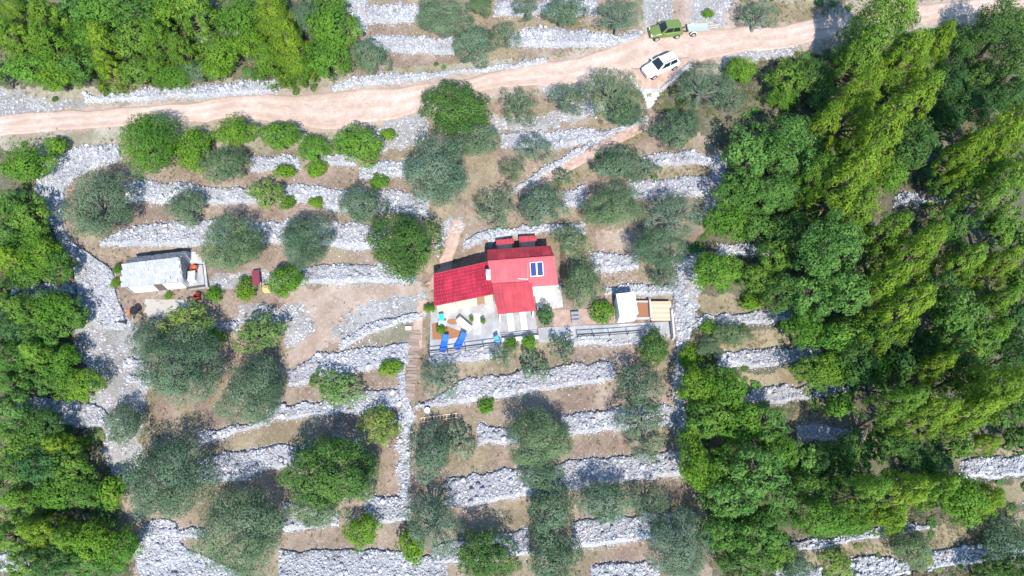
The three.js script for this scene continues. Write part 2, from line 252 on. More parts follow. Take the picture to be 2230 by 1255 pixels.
function stoneWall(label, stations, { upright = false, rise = 0.24, batter = 0.4, density = 40, warm = 0.12, low = false } = {}) {
  const r = rng(++wallSeed), rows = resample(stations, upright, 0.5), org = rows[rows.length >> 1][0].clone(), o = thing('stone_bank', label, 'stone bank', org, 0, 'dry stone banks of the terraces');
  const P = [], n = rows.length;
  rows.forEach(([a, b], i) => {
    const end = i === 0 || i === n - 1, dir = b.clone().sub(a).setY(0), w = dir.length(); dir.normalize();
    const ja = (fbm(i * 0.5, wallSeed, 3) - 0.5) * 0.9, jb = (fbm(i * 0.5, wallSeed + 40, 3) - 0.5) * 0.55, A = a.clone().addScaledVector(dir, ja), B = b.clone().addScaledVector(dir, jb);
    const ga = G(A.x, A.z), gb = G(B.x, B.z), lift = end ? 0.02 : 1;
    const ya = (upright ? Math.max(ga, gb) : ga) + rise * lift, yb = (upright ? Math.max(ga, gb) + rise * lift : end ? gb + 0.05 : Math.max(low ? gb + 0.15 : gb + 0.45, ya - 0.04));
    const inB = Math.min(w * 0.4, batter * (yb - gb)), inA = Math.min(w * 0.3, batter * (ya - ga) + 0.02), row = [];
    const put = (t, y) => { const p = A.clone().lerp(B, 0); p.copy(A).addScaledVector(dir, t); row.push(V(p.x, y, p.z)); };
    const W = A.distanceTo(B);
    put(-0.05, ga - 0.2); put(inA, ya);
    for (const t of [0.2, 0.4, 0.6, 0.8]) put(lerp(inA, W - inB, t), lerp(ya, yb, t) - 0.06 + (r() - 0.45) * 0.14);
    put(W - inB, yb); put(W - inB * 0.5, lerp(yb, gb, 0.5) + (r() - 0.5) * 0.05); put(W, gb - 0.2);
    P.push(row);
  });
  const pos = [], uv = [], idx = [], m = 9, spots = [];
  P.forEach((row, i) => row.forEach((p, j) => { pos.push(p.x - org.x, p.y - org.y, p.z - org.z); uv.push(p.x + p.y * 0.5, p.z + p.y); }));
  for (let i = 0; i < n - 1; i++) for (let j = 0; j < m - 1; j++) {
    const a = i * m + j; idx.push(a, a + 1, a + m, a + 1, a + m + 1, a + m);
    const p = P[i][j], q = P[i][j + 1], s = P[i + 1][j], t = P[i + 1][j + 1], area = q.clone().sub(p).cross(s.clone().sub(p)).length() * 0.5 + q.clone().sub(t).cross(s.clone().sub(t)).length() * 0.5;
    let k = area * density; if (j === 0) k *= 0.4;
    for (k = Math.floor(k + r()); k > 0; k--) {
      const u = r(), v = r(), c = p.clone().lerp(q, u).lerp(s.clone().lerp(t, u), v); c.sub(org); c.size = j >= 6 && j < 8 ? 0.08 + 0.07 * r() : r() < 0.025 ? 0.17 + 0.14 * r() : 0.045 + 0.11 * r() * r() + 0.02 * r(); if (j > 0 && j < 6) c.y += 0.75 * c.size * r(); else if (j > 5) { const inn = P[i][3].clone().sub(P[i][8]).setY(0).normalize(); c.addScaledVector(inn, 0.55 * c.size); } spots.push(c);
    }
  }
  // stones that have rolled off on to the soil
  for (let i = 0; i < n - 1; i++) for (const [e, sgn] of [[0, 1], [m - 1, 1]]) for (let k = 0; k < 5; k++) {
    const p = P[i][e], q = P[i + 1][e], inn = P[i][e ? m - 3 : 2], d = p.clone().sub(inn).setY(0).normalize(), c = p.clone().lerp(q, r()).addScaledVector(d, 0.9 * r() * r() * r() + 0.02); c.y = G(c.x, c.z) + 0.01; c.sub(org); c.size = 0.035 + 0.08 * r() * r(); spots.push(c);
  }
  const g = new THREE.BufferGeometry(); g.setAttribute('position', new THREE.Float32BufferAttribute(pos, 3)); g.setAttribute('uv', new THREE.Float32BufferAttribute(uv, 2)); g.setIndex(idx); g.computeVertexNormals();
  if (g.attributes.normal.getY(4) < 0) { g.setIndex(idx.reverse()); g.computeVertexNormals(); }
  part('wall_core', g, M.rubble, o);
  stonesOn(spots, o, wallSeed, 'loose_stones', warm);
  return o;
}
const UP = { upright: true };
for (const [label, stations, options] of [
  ['wide stone bank at the top edge, left of the two olives above the road', [[798, 14, 50], [850, 13, 51], [912, 12, 48]]],
  ['long grey stone bank just above the road, right of the round olive', [[786, 86, 104], [840, 77, 113], [900, 78, 116], [990, 86, 118]]],
  ['grey rubble strip running down from the top edge beside the dense green tree', [[-30, 742, 800], [30, 765, 800], [75, 780, 798]], UP],
  ['narrow pale wall edging the road under the round olive', [[722, 186, 196], [764, 171, 192], [840, 163, 184], [993, 152, 164], [1118, 139, 150], [1190, 128, 138]], { low: true }],
  ['broad white faced terrace wall left of the green car', [[1105, 78, 100], [1150, 64, 101], [1220, 66, 104], [1300, 70, 104], [1350, 76, 97], [1396, 70, 82]]],
  ['stone bank behind the olives at the top edge', [[1075, 6, 36], [1180, 6, 34], [1300, 4, 32]]],
  ['pale stone wall above the road below the yellow pines', [[186, 209, 223], [260, 204, 223], [330, 192, 220], [400, 185, 214], [480, 184, 211], [560, 178, 206], [605, 172, 200]]],
  ['wide grey rubble heap curving round the left of the stone hut', [[316, 185, 262], [345, 112, 262], [368, 94, 205], [400, 78, 150], [440, 86, 140], [480, 106, 138], [520, 124, 152], [560, 148, 205], [590, 156, 245], [620, 164, 252], [660, 170, 262], [690, 186, 276], [718, 226, 268]], { upright: true, rise: 0.3 }],
  ['short stone bank between the grey olive and the bright bushes', [[545, 345, 374], [600, 340, 373], [655, 345, 370]]],
  ['stub of stone bank under the bright green bush row', [[692, 340, 360], [776, 336, 363]]],
  ['pale stone bank below the bright bush, left of the tall olives', [[782, 362, 390], [840, 356, 389], [918, 349, 386]]],
  ['long stone bank above the round grey olive, second terrace under the road', [[270, 394, 440], [340, 395, 443], [420, 402, 444], [520, 411, 444], [575, 408, 444]]],
  ['grey stone bank from the leafy fig to the olive in the middle', [[608, 402, 442], [680, 405, 444], [730, 410, 460], [800, 414, 466]]],
  ['short stone bank just above the dark round tree', [[815, 418, 462], [890, 420, 466], [935, 432, 472]]],
  ['pale stone bank directly behind the stone hut', [[218, 528, 538], [300, 490, 538], [380, 485, 538], [500, 480, 532]]],
  ['stub of stone bank between the two olives right of the hut', [[530, 482, 531], [640, 482, 531]]],
  ['stone bank left of the dark round tree', [[665, 485, 535], [760, 487, 541], [850, 494, 541]]],
  ['broad grey stone bank left of the red roofed wing', [[600, 594, 621], [720, 576, 619], [830, 578, 619], [908, 603, 617]]],
  ['low stone ledge left of the biggest left olive, upper of two', [[268, 783, 802], [330, 780, 802]], { low: true }],
  ['low stone ledge left of the biggest left olive, lower of two', [[276, 814, 836], [336, 812, 834]], { low: true }],
  ['short pale stone edge between the two light green figs', [[455, 704, 723], [500, 702, 721], [525, 702, 720]], { low: true }],
  ['curved stone bank above the shaded grassy bed by the yard', [[738, 744, 766], [800, 706, 732], [860, 690, 709], [918, 680, 692]], { low: true }],
  ['long grey stone bank falling from the steps towards the middle olive', [[626, 815, 839], [660, 796, 839], [700, 772, 826], [760, 766, 813], [830, 753, 801], [892, 746, 791]]],
  ['stone bank below the bright fig tree in the lower middle', [[580, 891, 918], [620, 883, 913], [700, 873, 904], [790, 857, 898], [872, 844, 886]]],
  ['curved pale stone wall right of the big lower left olive', [[432, 942, 969], [480, 934, 956], [523, 926, 938], [588, 917, 930]]],
  ['stone bank between the two biggest dark olives', [[430, 996, 1050], [530, 982, 1046], [565, 975, 1027], [680, 968, 1018]]],
  ['shaded stub of stone bank above the big lower olive', [[718, 953, 987], [797, 953, 987]]],
  ['stone bank left of the bright lower shrub', [[612, 1100, 1158], [660, 1096, 1152], [738, 1118, 1146]]],
  ['stone bank right of the bright lower shrub', [[795, 1080, 1136], [850, 1086, 1140], [895, 1080, 1138]]],
  ['wide grey stone bank along the bottom edge', [[606, 1203, 1262], [700, 1199, 1264], [790, 1198, 1266], [890, 1203, 1266], [975, 1226, 1266]]],
  ['wide grey rubble slope in the bottom left corner of the grove', [[1130, 335, 368], [1160, 305, 398], [1190, 296, 398], [1215, 295, 455], [1290, 310, 610]], { upright: true, rise: 0.2 }],
  ['narrow pale wall above the small bed in the lower left', [[366, 1150, 1169], [420, 1152, 1169], [462, 1150, 1163]], { low: true }],
  ['upright stone wall running down beside the garden steps', [[780, 866, 882], [845, 868, 884], [900, 868, 902], [950, 865, 895], [1000, 866, 895], [1050, 868, 893], [1090, 872, 890]], UP],
  ['pinkish stone bank two terraces below the house', [[905, 880, 889], [950, 868, 886], [1000, 830, 879], [1060, 822, 873], [1120, 812, 863], [1200, 798, 849], [1270, 792, 839], [1338, 788, 826]], { warm: 0.4 }],
  ['short stone bank with a straight white edge left of the spreading lower olive', [[1040, 924, 969], [1090, 928, 966], [1130, 930, 962]]],
  ['stone bank right of the spreading lower olive', [[1222, 902, 951], [1300, 896, 943], [1380, 890, 936], [1472, 885, 931]]],
  ['longest broad stone bank across the lower grove', [[972, 1041, 1106], [1050, 1031, 1099], [1120, 1022, 1086], [1230, 1006, 1069], [1310, 998, 1056], [1400, 990, 1046], [1492, 982, 1034]]],
  ['stone bank under the leftmost of the lowest right olives', [[940, 1191, 1226], [1000, 1181, 1226], [1080, 1166, 1216], [1152, 1152, 1206]]],
  ['stone bank left of the big grey olive in the lower right', [[1243, 1138, 1199], [1300, 1129, 1189], [1370, 1125, 1179], [1430, 1118, 1171], [1515, 1108, 1150]]],
  ['stub of stone bank at the bottom edge under the grey olive', [[1285, 1236, 1268], [1360, 1230, 1268], [1435, 1225, 1268]]],
  ['long upright boundary wall between the grove and the right wood', [[552, 1470, 1486], [600, 1468, 1490], [640, 1466, 1500], [700, 1466, 1510], [760, 1470, 1500], [850, 1470, 1490], [950, 1476, 1502], [1035, 1486, 1506]], UP],
  ['straight white wall along the footpath to the parking pad', [[1118, 408, 420], [1180, 368, 388], [1250, 328, 346], [1320, 290, 303], [1412, 246, 262]], { low: true }],
  ['stone bank under the spreading olive right of the road', [[1090, 292, 320], [1200, 286, 326], [1340, 284, 302]]],
  ['short stone bank below the footpath', [[1226, 412, 451], [1278, 406, 453]]],
  ['broad stone bank under the rectangular dry grass bed', [[1365, 396, 436], [1430, 390, 432], [1545, 388, 431]]],
  ['pale stone wall above the rectangular dry grass bed', [[1396, 340, 363], [1470, 332, 361], [1560, 338, 361]]],
  ['stone bank right behind the red roofed house', [[1008, 526, 545], [1050, 505, 540], [1125, 497, 527], [1200, 490, 520], [1275, 484, 511]]],
  ['stone bank right of the house beyond the olive', [[1286, 552, 595], [1340, 550, 593], [1392, 555, 587]]],
  ['stone bank behind the white outhouse', [[1318, 626, 645], [1400, 622, 643], [1465, 622, 642]]],
  ['upright wall at the right end of the dry grass bed', [[336, 1562, 1582], [400, 1547, 1580], [450, 1540, 1575], [485, 1538, 1558]], UP],
  ['retaining wall under the west patio railing', [[938, 774, 788], [1010, 766, 780], [1094, 756, 768]], { low: true, rise: 0.1 }],
  ['retaining wall under the east walkway railing', [[1240, 735, 750], [1320, 732, 747], [1420, 729, 744]], { low: true, rise: 0.1 }],
  ['stony ledge among scrub at the left edge of the right wood', [[1560, 536, 560], [1640, 532, 556], [1690, 536, 552]]],
  ['stone bank at the wood edge level with the white outhouse', [[1506, 690, 716], [1600, 684, 712], [1735, 668, 697]]],
  ['stone bank at the wood edge one terrace below the outhouse', [[1560, 772, 806], [1640, 764, 800], [1790, 752, 786]]],
  ['stone bank in the right wood beside the dry grass clearing', [[1610, 846, 876], [1700, 842, 878], [1790, 838, 866], [1850, 840, 858]]],
  ['shaded stone bank under the tall trees of the right wood', [[1735, 930, 962], [1800, 926, 962], [1880, 936, 958]]],
  ['bare stone patch high in the right wood', [[1945, 425, 448], [2010, 418, 446], [2085, 414, 438]]],
  ['stone bank at the right edge of the photo in the lower wood', [[2090, 1004, 1040], [2160, 996, 1044], [2250, 988, 1030]]],
  ['long thin pale wall below the yellow pines of the lower wood', [[1690, 1184, 1204], [1800, 1172, 1192], [1920, 1150, 1170], [2040, 1140, 1150]], { low: true }],
  ['stone bank at the bottom edge in the lower right', [[1850, 1218, 1268], [1930, 1212, 1264], [1980, 1222, 1246]]],
  ['stone bank in the lower right corner', [[2020, 1202, 1244], [2110, 1188, 1228], [2200, 1180, 1216], [2260, 1176, 1210]]],
  ['stub of stone wall at the bottom edge under the wood', [[1690, 1236, 1268], [1790, 1230, 1266]]],
  ['stony gap in the upper left wood', [[415, 82, 104], [470, 74, 98], [520, 66, 84]]],
  ['bare stones between the left edge trees level with the hut', [[20, 620, 650], [100, 614, 650], [165, 626, 640]]],
  ['bare rubble between the lower left trees', [[40, 860, 885], [110, 868, 920], [200, 880, 930], [250, 905, 925]]],
  ['shaded rubble in the bottom left corner', [[0, 1210, 1245], [90, 1200, 1240]]],
]) stoneWall(label, stations, options);
console.log('walls done');

// loose stones on the open ground
{
  const r = rng(77), spots = [];
  for (let i = 0; i < 260000; i++) {
    const x = -60 + 120 * r(), z = -36 + 66 * r(), k = kindAt(x, z), chance = [0.02, 0.03, 0.012, 0.85 * smooth(0.2, 0.55, fbm(x * 0.6, z * 0.6 + 70, 3)), 0.02, 0.015, 0.035][k];
    if (r() > chance * (inside(roadEdge, x, z) ? 0.12 : 1) || inside(platform, x, z)) continue;
    const p = V(x, G(x, z) + 0.005, z); p.size = k === STONY ? 0.05 + 0.15 * r() * r() : 0.03 + 0.07 * r() * r(); spots.push(p);
  }
  const m = stonesOn(spots, scene, 78, 'scattered_stones', 0.25); tag(m, 'loose limestone lying on the soil and along the verges', 'stones');
}
// tufts of dry grass and weeds
{
  const tuft = (() => { const r = rng(5), pos = []; for (let i = 0; i < 9; i++) { const a = r() * TAU, l = 0.5 + 0.5 * r(), b = 0.09, x = Math.cos(a), z = Math.sin(a), up = 0.5 + 0.6 * r(), ox = (r() - 0.5) * 0.5, oz = (r() - 0.5) * 0.5; pos.push(ox - z * b, 0, oz + x * b, ox + z * b, 0, oz - x * b, ox + x * l * 0.7, up, oz + z * l * 0.7); } const g = new THREE.BufferGeometry(); g.setAttribute('position', new THREE.Float32BufferAttribute(pos, 3)); g.computeVertexNormals(); return g; })();
  const r = rng(91), list = [];
  for (let i = 0; i < 120000; i++) {
    const x = -60 + 120 * r(), z = -36 + 66 * r(), k = kindAt(x, z), patch = fbm(x * 0.35 + 9, z * 0.35, 2), chance = [0.55, 0.16, 0.6, 0.04, 0.04, 0.25, 0.4][k] * smooth(0.35, 0.6, patch) * 1.4;
    if (r() > chance || inside(platform, x, z) || inside(roadEdge, x, z) || inside(padEdge, x, z)) continue; list.push([x, z, k]);
  }
  const m = new THREE.InstancedMesh(tuft, new THREE.MeshStandardMaterial({ roughness: 1, side: THREE.DoubleSide }), list.length), M4 = new THREE.Matrix4(), q = new THREE.Quaternion();
  list.forEach(([x, z, k], i) => { const s = (k === LITTER ? 0.25 : 0.16) + 0.22 * r() * r(), green = r() < (k === LITTER ? 0.5 : k === VERGE ? 0.4 : 0.25); q.setFromEuler(new THREE.Euler(0, r() * TAU, 0)); M4.compose(V(x, G(x, z) - 0.01, z), q, V(s, s, s)); m.setMatrixAt(i, M4); const v = 0.7 + 0.5 * r(); m.setColorAt(i, green ? lin(0.11 * v, 0.15 * v, 0.04 * v) : lin(0.30 * v, 0.245 * v, 0.14 * v)); });
  m.name = 'dry_grass'; tag(m, 'dry grass and weeds growing between the walls', 'grass', null, 'stuff'); m.castShadow = m.receiveShadow = true; scene.add(m);
}

// ---------------------------------------------------------------- trees and shrubs
// foliage colours (leaf, second leaf colour), leaf length and width in metres, leaf layers, clump size, crown height over radius, foot of crown
const KINDS = {
  olive: { a: [0.062, 0.12, 0.056], b: [0.2, 0.27, 0.16], len: 0.2, wid: 0.085, layers: 3.8, clump: 0.24, tall: 0.8, foot: 0.85, trans: 0.25 },
  sparse_olive: { a: [0.07, 0.13, 0.06], b: [0.22, 0.285, 0.17], len: 0.2, wid: 0.085, layers: 1.9, clump: 0.22, tall: 0.72, foot: 0.9, trans: 0.25, open: true },
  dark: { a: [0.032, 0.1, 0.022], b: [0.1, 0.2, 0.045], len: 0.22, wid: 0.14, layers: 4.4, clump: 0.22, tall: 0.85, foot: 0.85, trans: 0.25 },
  bright: { a: [0.075, 0.2, 0.014], b: [0.18, 0.34, 0.03], len: 0.21, wid: 0.15, layers: 4.6, clump: 0.26, tall: 0.8, foot: 0.8, trans: 0.35 },
  fig: { a: [0.10, 0.2, 0.03], b: [0.24, 0.34, 0.09], len: 0.28, wid: 0.2, layers: 3.2, clump: 0.24, tall: 0.7, foot: 0.75, trans: 0.35, open: true },
  oak: { a: [0.05, 0.145, 0.018], b: [0.16, 0.29, 0.045], len: 0.24, wid: 0.15, layers: 4.0, clump: 0.2, tall: 0.95, foot: 0.95, trans: 0.3 },
  pine: { a: [0.08, 0.18, 0.012], b: [0.23, 0.36, 0.03], len: 0.24, wid: 0.085, layers: 4.2, clump: 0.17, tall: 1.3, foot: 1.25, trans: 0.3, cone: true },
  shrub: { a: [0.085, 0.22, 0.016], b: [0.2, 0.36, 0.03], len: 0.17, wid: 0.12, layers: 4.8, clump: 0.34, tall: 0.75, foot: 0.62, trans: 0.35 },
};
const SIZES = [['small', 1.0], ['medium', 2.2], ['large', 3.6]];
function makeCrown(K, radius, seed) {
  const r = rng(seed), clumps = [], lobes = Array.from({ length: 5 }, () => V(r() - 0.5, (r() - 0.3) * 0.6, r() - 0.5).normalize()), count = Math.round((K.cone ? 62 : 42) * clamp(0.45 + radius / 3.2, 0.5, 1.5) * (K.open ? 0.7 : 1)), ph = r() * 9;
  for (let i = 0; i < count; i++) {
    let d, rad;
    if (K.cone) {
      const h = 1 - 2 * Math.pow((i + 0.5) / count, 0.75), a = i * 2.39996 + r() * 0.9, w = Math.pow(clamp((1.06 - h) / 1.9), 0.72) * (0.72 + 0.36 * noise(a * 0.9 + ph, h * 2 + ph)); rad = w * (0.55 + 0.45 * Math.sqrt(r())); d = V(Math.cos(a) * rad, h * 0.92, Math.sin(a) * rad);
    } else {
      const y = 1 - 1.55 * (i + 0.5) / count, a = i * 2.39996 + r() * 0.7, s = Math.sqrt(Math.max(0, 1 - y * y)); d = V(Math.cos(a) * s, y, Math.sin(a) * s);
      rad = (K.open ? 0.5 : 0.46) + 0.3 * Math.max(...lobes.map((l) => Math.max(0, l.dot(d)) ** 3)) + 0.22 * noise(d.x * 1.9 + ph, d.z * 1.9 + d.y + ph) + 0.26 * (r() - 0.5); if (r() < 0.12) rad *= 0.6; d.multiplyScalar(rad);
    }
    d.r = K.clump * (0.65 + 0.7 * r()) * (K.cone ? 0.95 : 1); d.tone = r(); clumps.push(d);
  }
  const area = 0.5 * K.len * K.wid / (radius * radius), total = Math.round(Math.PI * K.layers / area * 0.8), weights = clumps.map((c) => c.r * c.r), sum = weights.reduce((x, y) => x + y), pos = [], nor = [], col = [];
  const L = K.len / radius, W = K.wid / radius, n = V(), t = V(), b = V(), p = V();
  clumps.forEach((c, k) => {
    const m = Math.round(total * weights[k] / sum), out = c.clone(); out.y += 0.35; out.normalize();
    for (let i = 0; i < m; i++) {
      n.set(r() - 0.5, r() - 0.5, r() - 0.5).normalize(); if (n.dot(out) < -0.25 && r() < 0.7) n.negate();
      p.copy(n).multiplyScalar(c.r * (0.5 + 0.62 * Math.sqrt(r()))).add(c); p.y = c.y + (p.y - c.y) * 0.8;
      n.multiplyScalar(0.8).addScaledVector(out, 0.45); n.x += (r() - 0.5) * 1.1; n.y += (r() - 0.35) * 0.9; n.z += (r() - 0.5) * 1.1; n.normalize();
      t.set(r() - 0.5, r() - 0.5, r() - 0.5).cross(n).normalize(); b.copy(n).cross(t);
      const l = L * (0.6 + 0.7 * r()), w = W * (0.6 + 0.7 * r());
      pos.push(p.x - t.x * l / 2 + b.x * w / 2, p.y - t.y * l / 2 + b.y * w / 2, p.z - t.z * l / 2 + b.z * w / 2, p.x - t.x * l / 2 - b.x * w / 2, p.y - t.y * l / 2 - b.y * w / 2, p.z - t.z * l / 2 - b.z * w / 2, p.x + t.x * l / 2, p.y + t.y * l / 2, p.z + t.z * l / 2);
      const f = clamp(0.75 * c.tone + 0.6 * r() - 0.18), v = 0.85 + 0.3 * r();
      for (let q = 0; q < 3; q++) { nor.push(n.x, n.y, n.z); col.push(...[0, 1, 2].map((e) => lerp(K.a[e], K.b[e], f) * v)); }
    }
  });
  const g = new THREE.BufferGeometry(); g.setAttribute('position', new THREE.Float32BufferAttribute(pos, 3)); g.setAttribute('normal', new THREE.Float32BufferAttribute(nor, 3)); g.setAttribute('color', new THREE.Float32BufferAttribute(col, 3));
  return { geometry: g, clumps };
}
function limb(a, b, ra, rb, r, sides = 5) {
  const mid = a.clone().lerp(b, 0.5); mid.y += 0.06 * a.distanceTo(b); mid.x += (r() - 0.5) * 0.2 * a.distanceTo(b); mid.z += (r() - 0.5) * 0.2 * a.distanceTo(b);
  const c = new THREE.QuadraticBezierCurve3(a, mid, b), pos = [], idx = [], n = 4, u = V(), w = V();
  for (let i = 0; i <= n; i++) { const p = c.getPoint(i / n), t = c.getTangent(i / n), rad = lerp(ra, rb, i / n); u.set(0.3, 0.2, 1).cross(t).normalize(); w.copy(t).cross(u); for (let j = 0; j < sides; j++) { const q = j / sides * TAU; pos.push(p.x + rad * (u.x * Math.cos(q) + w.x * Math.sin(q)), p.y + rad * (u.y * Math.cos(q) + w.y * Math.sin(q)), p.z + rad * (u.z * Math.cos(q) + w.z * Math.sin(q))); } }
  for (let i = 0; i < n; i++) for (let j = 0; j < sides; j++) { const e = i * sides + j, f = i * sides + (j + 1) % sides; idx.push(e, f, e + sides, f, f + sides, e + sides); }
  const g = new THREE.BufferGeometry(); g.setAttribute('position', new THREE.Float32BufferAttribute(pos, 3)); g.setIndex(idx); g.computeVertexNormals(); return g;
}
const bark = { olive: mat(0.2, 0.18, 0.15, 1), oak: mat(0.13, 0.10, 0.075, 1), pine: mat(0.17, 0.12, 0.09, 1) };
const protos = {}, leafSkins = {};
for (const [kind, K] of Object.entries(KINDS)) {
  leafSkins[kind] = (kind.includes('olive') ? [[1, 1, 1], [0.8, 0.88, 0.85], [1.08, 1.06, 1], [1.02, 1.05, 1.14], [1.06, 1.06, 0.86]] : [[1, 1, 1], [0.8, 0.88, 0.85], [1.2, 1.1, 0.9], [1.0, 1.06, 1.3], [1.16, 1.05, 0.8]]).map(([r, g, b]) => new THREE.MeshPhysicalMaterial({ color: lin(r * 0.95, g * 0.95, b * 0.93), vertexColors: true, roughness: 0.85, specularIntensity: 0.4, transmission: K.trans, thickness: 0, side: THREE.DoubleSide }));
  SIZES.forEach(([size, radius], s) => { for (let v = 0; v < (s === 0 ? 3 : 4); v++) {
    const seed = kind.length * 1000 + s * 100 + v * 7 + kind.charCodeAt(0), r = rng(seed + 1), { geometry, clumps } = makeCrown(K, radius, seed), wood = [], twist = V((r() - 0.5) * 0.2, 1, (r() - 0.5) * 0.2);
    const fork = V(0, K.cone ? -0.75 : -0.55, 0), list = clumps.filter((c, i) => i % (K.open ? 2 : 4) === 0);
    for (const c of list) wood.push(limb(K.cone ? V(0, Math.max(-0.9, c.y - 0.25), 0) : fork, c.clone().multiplyScalar(0.96), K.open ? 0.05 : 0.04, 0.012, r));
    if (K.cone) wood.push(limb(V(0, -1, 0), V(0, 0.85, 0), 0.06, 0.015, r));
    const trunk = mergeGeometries([limb(V(0, -0.12, 0), V(twist.x * 0.1, 0.5, twist.z * 0.1), 0.115, 0.08, r, 7), limb(V(twist.x * 0.1, 0.48, twist.z * 0.1), V(0, 1, 0), 0.082, 0.055, r, 7)]);
    (protos[kind + s] ??= []).push({ crown: geometry, branches: mergeGeometries(wood), trunk });
  } });
}
console.log('prototypes done');
let treeCount = 0;
const NAMES = { olive: ['olive_tree', 'olive tree', 'olive trees of the terraced grove'], sparse_olive: ['olive_tree', 'olive tree', 'olive trees of the terraced grove'], dark: ['broadleaf_tree', 'tree', 'dense dark trees'], bright: ['bush', 'bush', 'bright green bushes'], fig: ['fig_tree', 'fig tree', 'light green fig trees'], oak: ['oak_tree', 'tree', 'trees of the wood'], pine: ['pine_tree', 'pine tree', 'pine trees of the wood'], shrub: ['shrub', 'shrub', 'low bright shrubs'] };
// cx, cy, rx, ry: the crown as surveyed; high: height of the crown's middle in metres
function tree(kind, cx, cy, rx, ry, label, high = 0, tint) {
  const K = KINDS[kind], i = treeCount++, r = rng(i * 31 + 7); let p = site(cx, cy, 2.2);
  let R = rx / p.scale; const h = high || R * K.foot + (kind === 'shrub' ? 0.05 : 0.35);
  p = site(cx, cy, h); R = rx / p.scale; const Rz = Math.min(1.35 * R, Math.max(0.7 * R, ry / p.scale)), s = R < 1.5 ? 0 : R < 2.9 ? 1 : 2, set = protos[kind + s], proto = set[i % set.length], mean = (R + Rz) / 2;
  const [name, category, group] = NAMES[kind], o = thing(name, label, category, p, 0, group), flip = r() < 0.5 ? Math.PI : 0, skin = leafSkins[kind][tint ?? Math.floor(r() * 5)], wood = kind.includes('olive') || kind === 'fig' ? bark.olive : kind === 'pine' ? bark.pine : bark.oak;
  const rv = Math.max(mean * K.tall, K.cone ? Math.min(0.68 * h, mean * 2.1) : Math.min(0.6 * h, mean * 1.35)), turn = flip + (r() - 0.5) * 0.7;
  const trunk = part('trunk', proto.trunk, wood, o); const th = Math.max(0.3, h - rv * (K.cone ? 0.7 : 0.5)); trunk.scale.set(mean, th, mean); trunk.rotation.y = r() * TAU;
  for (const [n, g, m] of [['branches', proto.branches, wood], ['crown', proto.crown, skin]]) { const c = part(n, g, m, o); c.position.y = h; c.rotation.y = turn; c.scale.set(R * 1.0, rv, Rz * 1.0); }
  return o;
}

// undergrowth of the woods: low leafy clumps nobody could count
function undergrowth() {
  const r = rng(612), pos = [], nor = [];
  for (let i = 0; i < 130; i++) { const d = V(r() - 0.5, r() * 0.7 - 0.1, r() - 0.5).normalize(), p = d.clone().multiplyScalar(0.5 + 0.5 * r()), t = V(r() - 0.5, r() - 0.5, r() - 0.5).cross(d).normalize(), b = d.clone().cross(t), l = 0.24 + 0.2 * r(); pos.push(p.x - t.x * l - b.x * l / 2, p.y * 0.8, p.z - t.z * l - b.z * l / 2, p.x - t.x * l + b.x * l / 2, p.y * 0.8 + 0.05, p.z - t.z * l + b.z * l / 2, p.x + t.x * l, p.y * 0.8 + t.y * l, p.z + t.z * l); }
  const g = new THREE.BufferGeometry(); g.setAttribute('position', new THREE.Float32BufferAttribute(pos, 3)); g.computeVertexNormals();
  const list = [], M4 = new THREE.Matrix4(), q = new THREE.Quaternion();
  for (let i = 0; i < 14000; i++) { const x = -60 + 120 * r(), z = -38 + 70 * r(), k = kindAt(x, z), c = k === LITTER ? 0.75 : k === GRASS || k === VERGE ? 0.1 : 0; if (!inside(roadEdge, x, z) && !inside(padEdge, x, z) && r() < c * smooth(0.3, 0.55, fbm(x * 0.3 + 3, z * 0.3 + 8, 3))) list.push([x, z]); }
  const m = new THREE.InstancedMesh(g, new THREE.MeshStandardMaterial({ roughness: 0.95, side: THREE.DoubleSide }), list.length);
  list.forEach(([x, z], i) => { const s = 0.3 + 0.5 * r() * r(), v = 0.7 + 0.7 * r(), w = r(); q.setFromEuler(new THREE.Euler(0, r() * TAU, 0)); M4.compose(V(x, G(x, z), z), q, V(s, s * 0.8, s)); m.setMatrixAt(i, M4); m.setColorAt(i, w < 0.6 ? lin(0.06 * v, 0.13 * v, 0.025 * v) : w < 0.85 ? lin(0.14 * v, 0.17 * v, 0.05 * v) : lin(0.2 * v, 0.17 * v, 0.1 * v)); });
  m.name = 'undergrowth'; tag(m, 'low green and brown undergrowth filling the woods', 'undergrowth', null, 'stuff'); m.castShadow = m.receiveShadow = true; scene.add(m);
}
undergrowth();
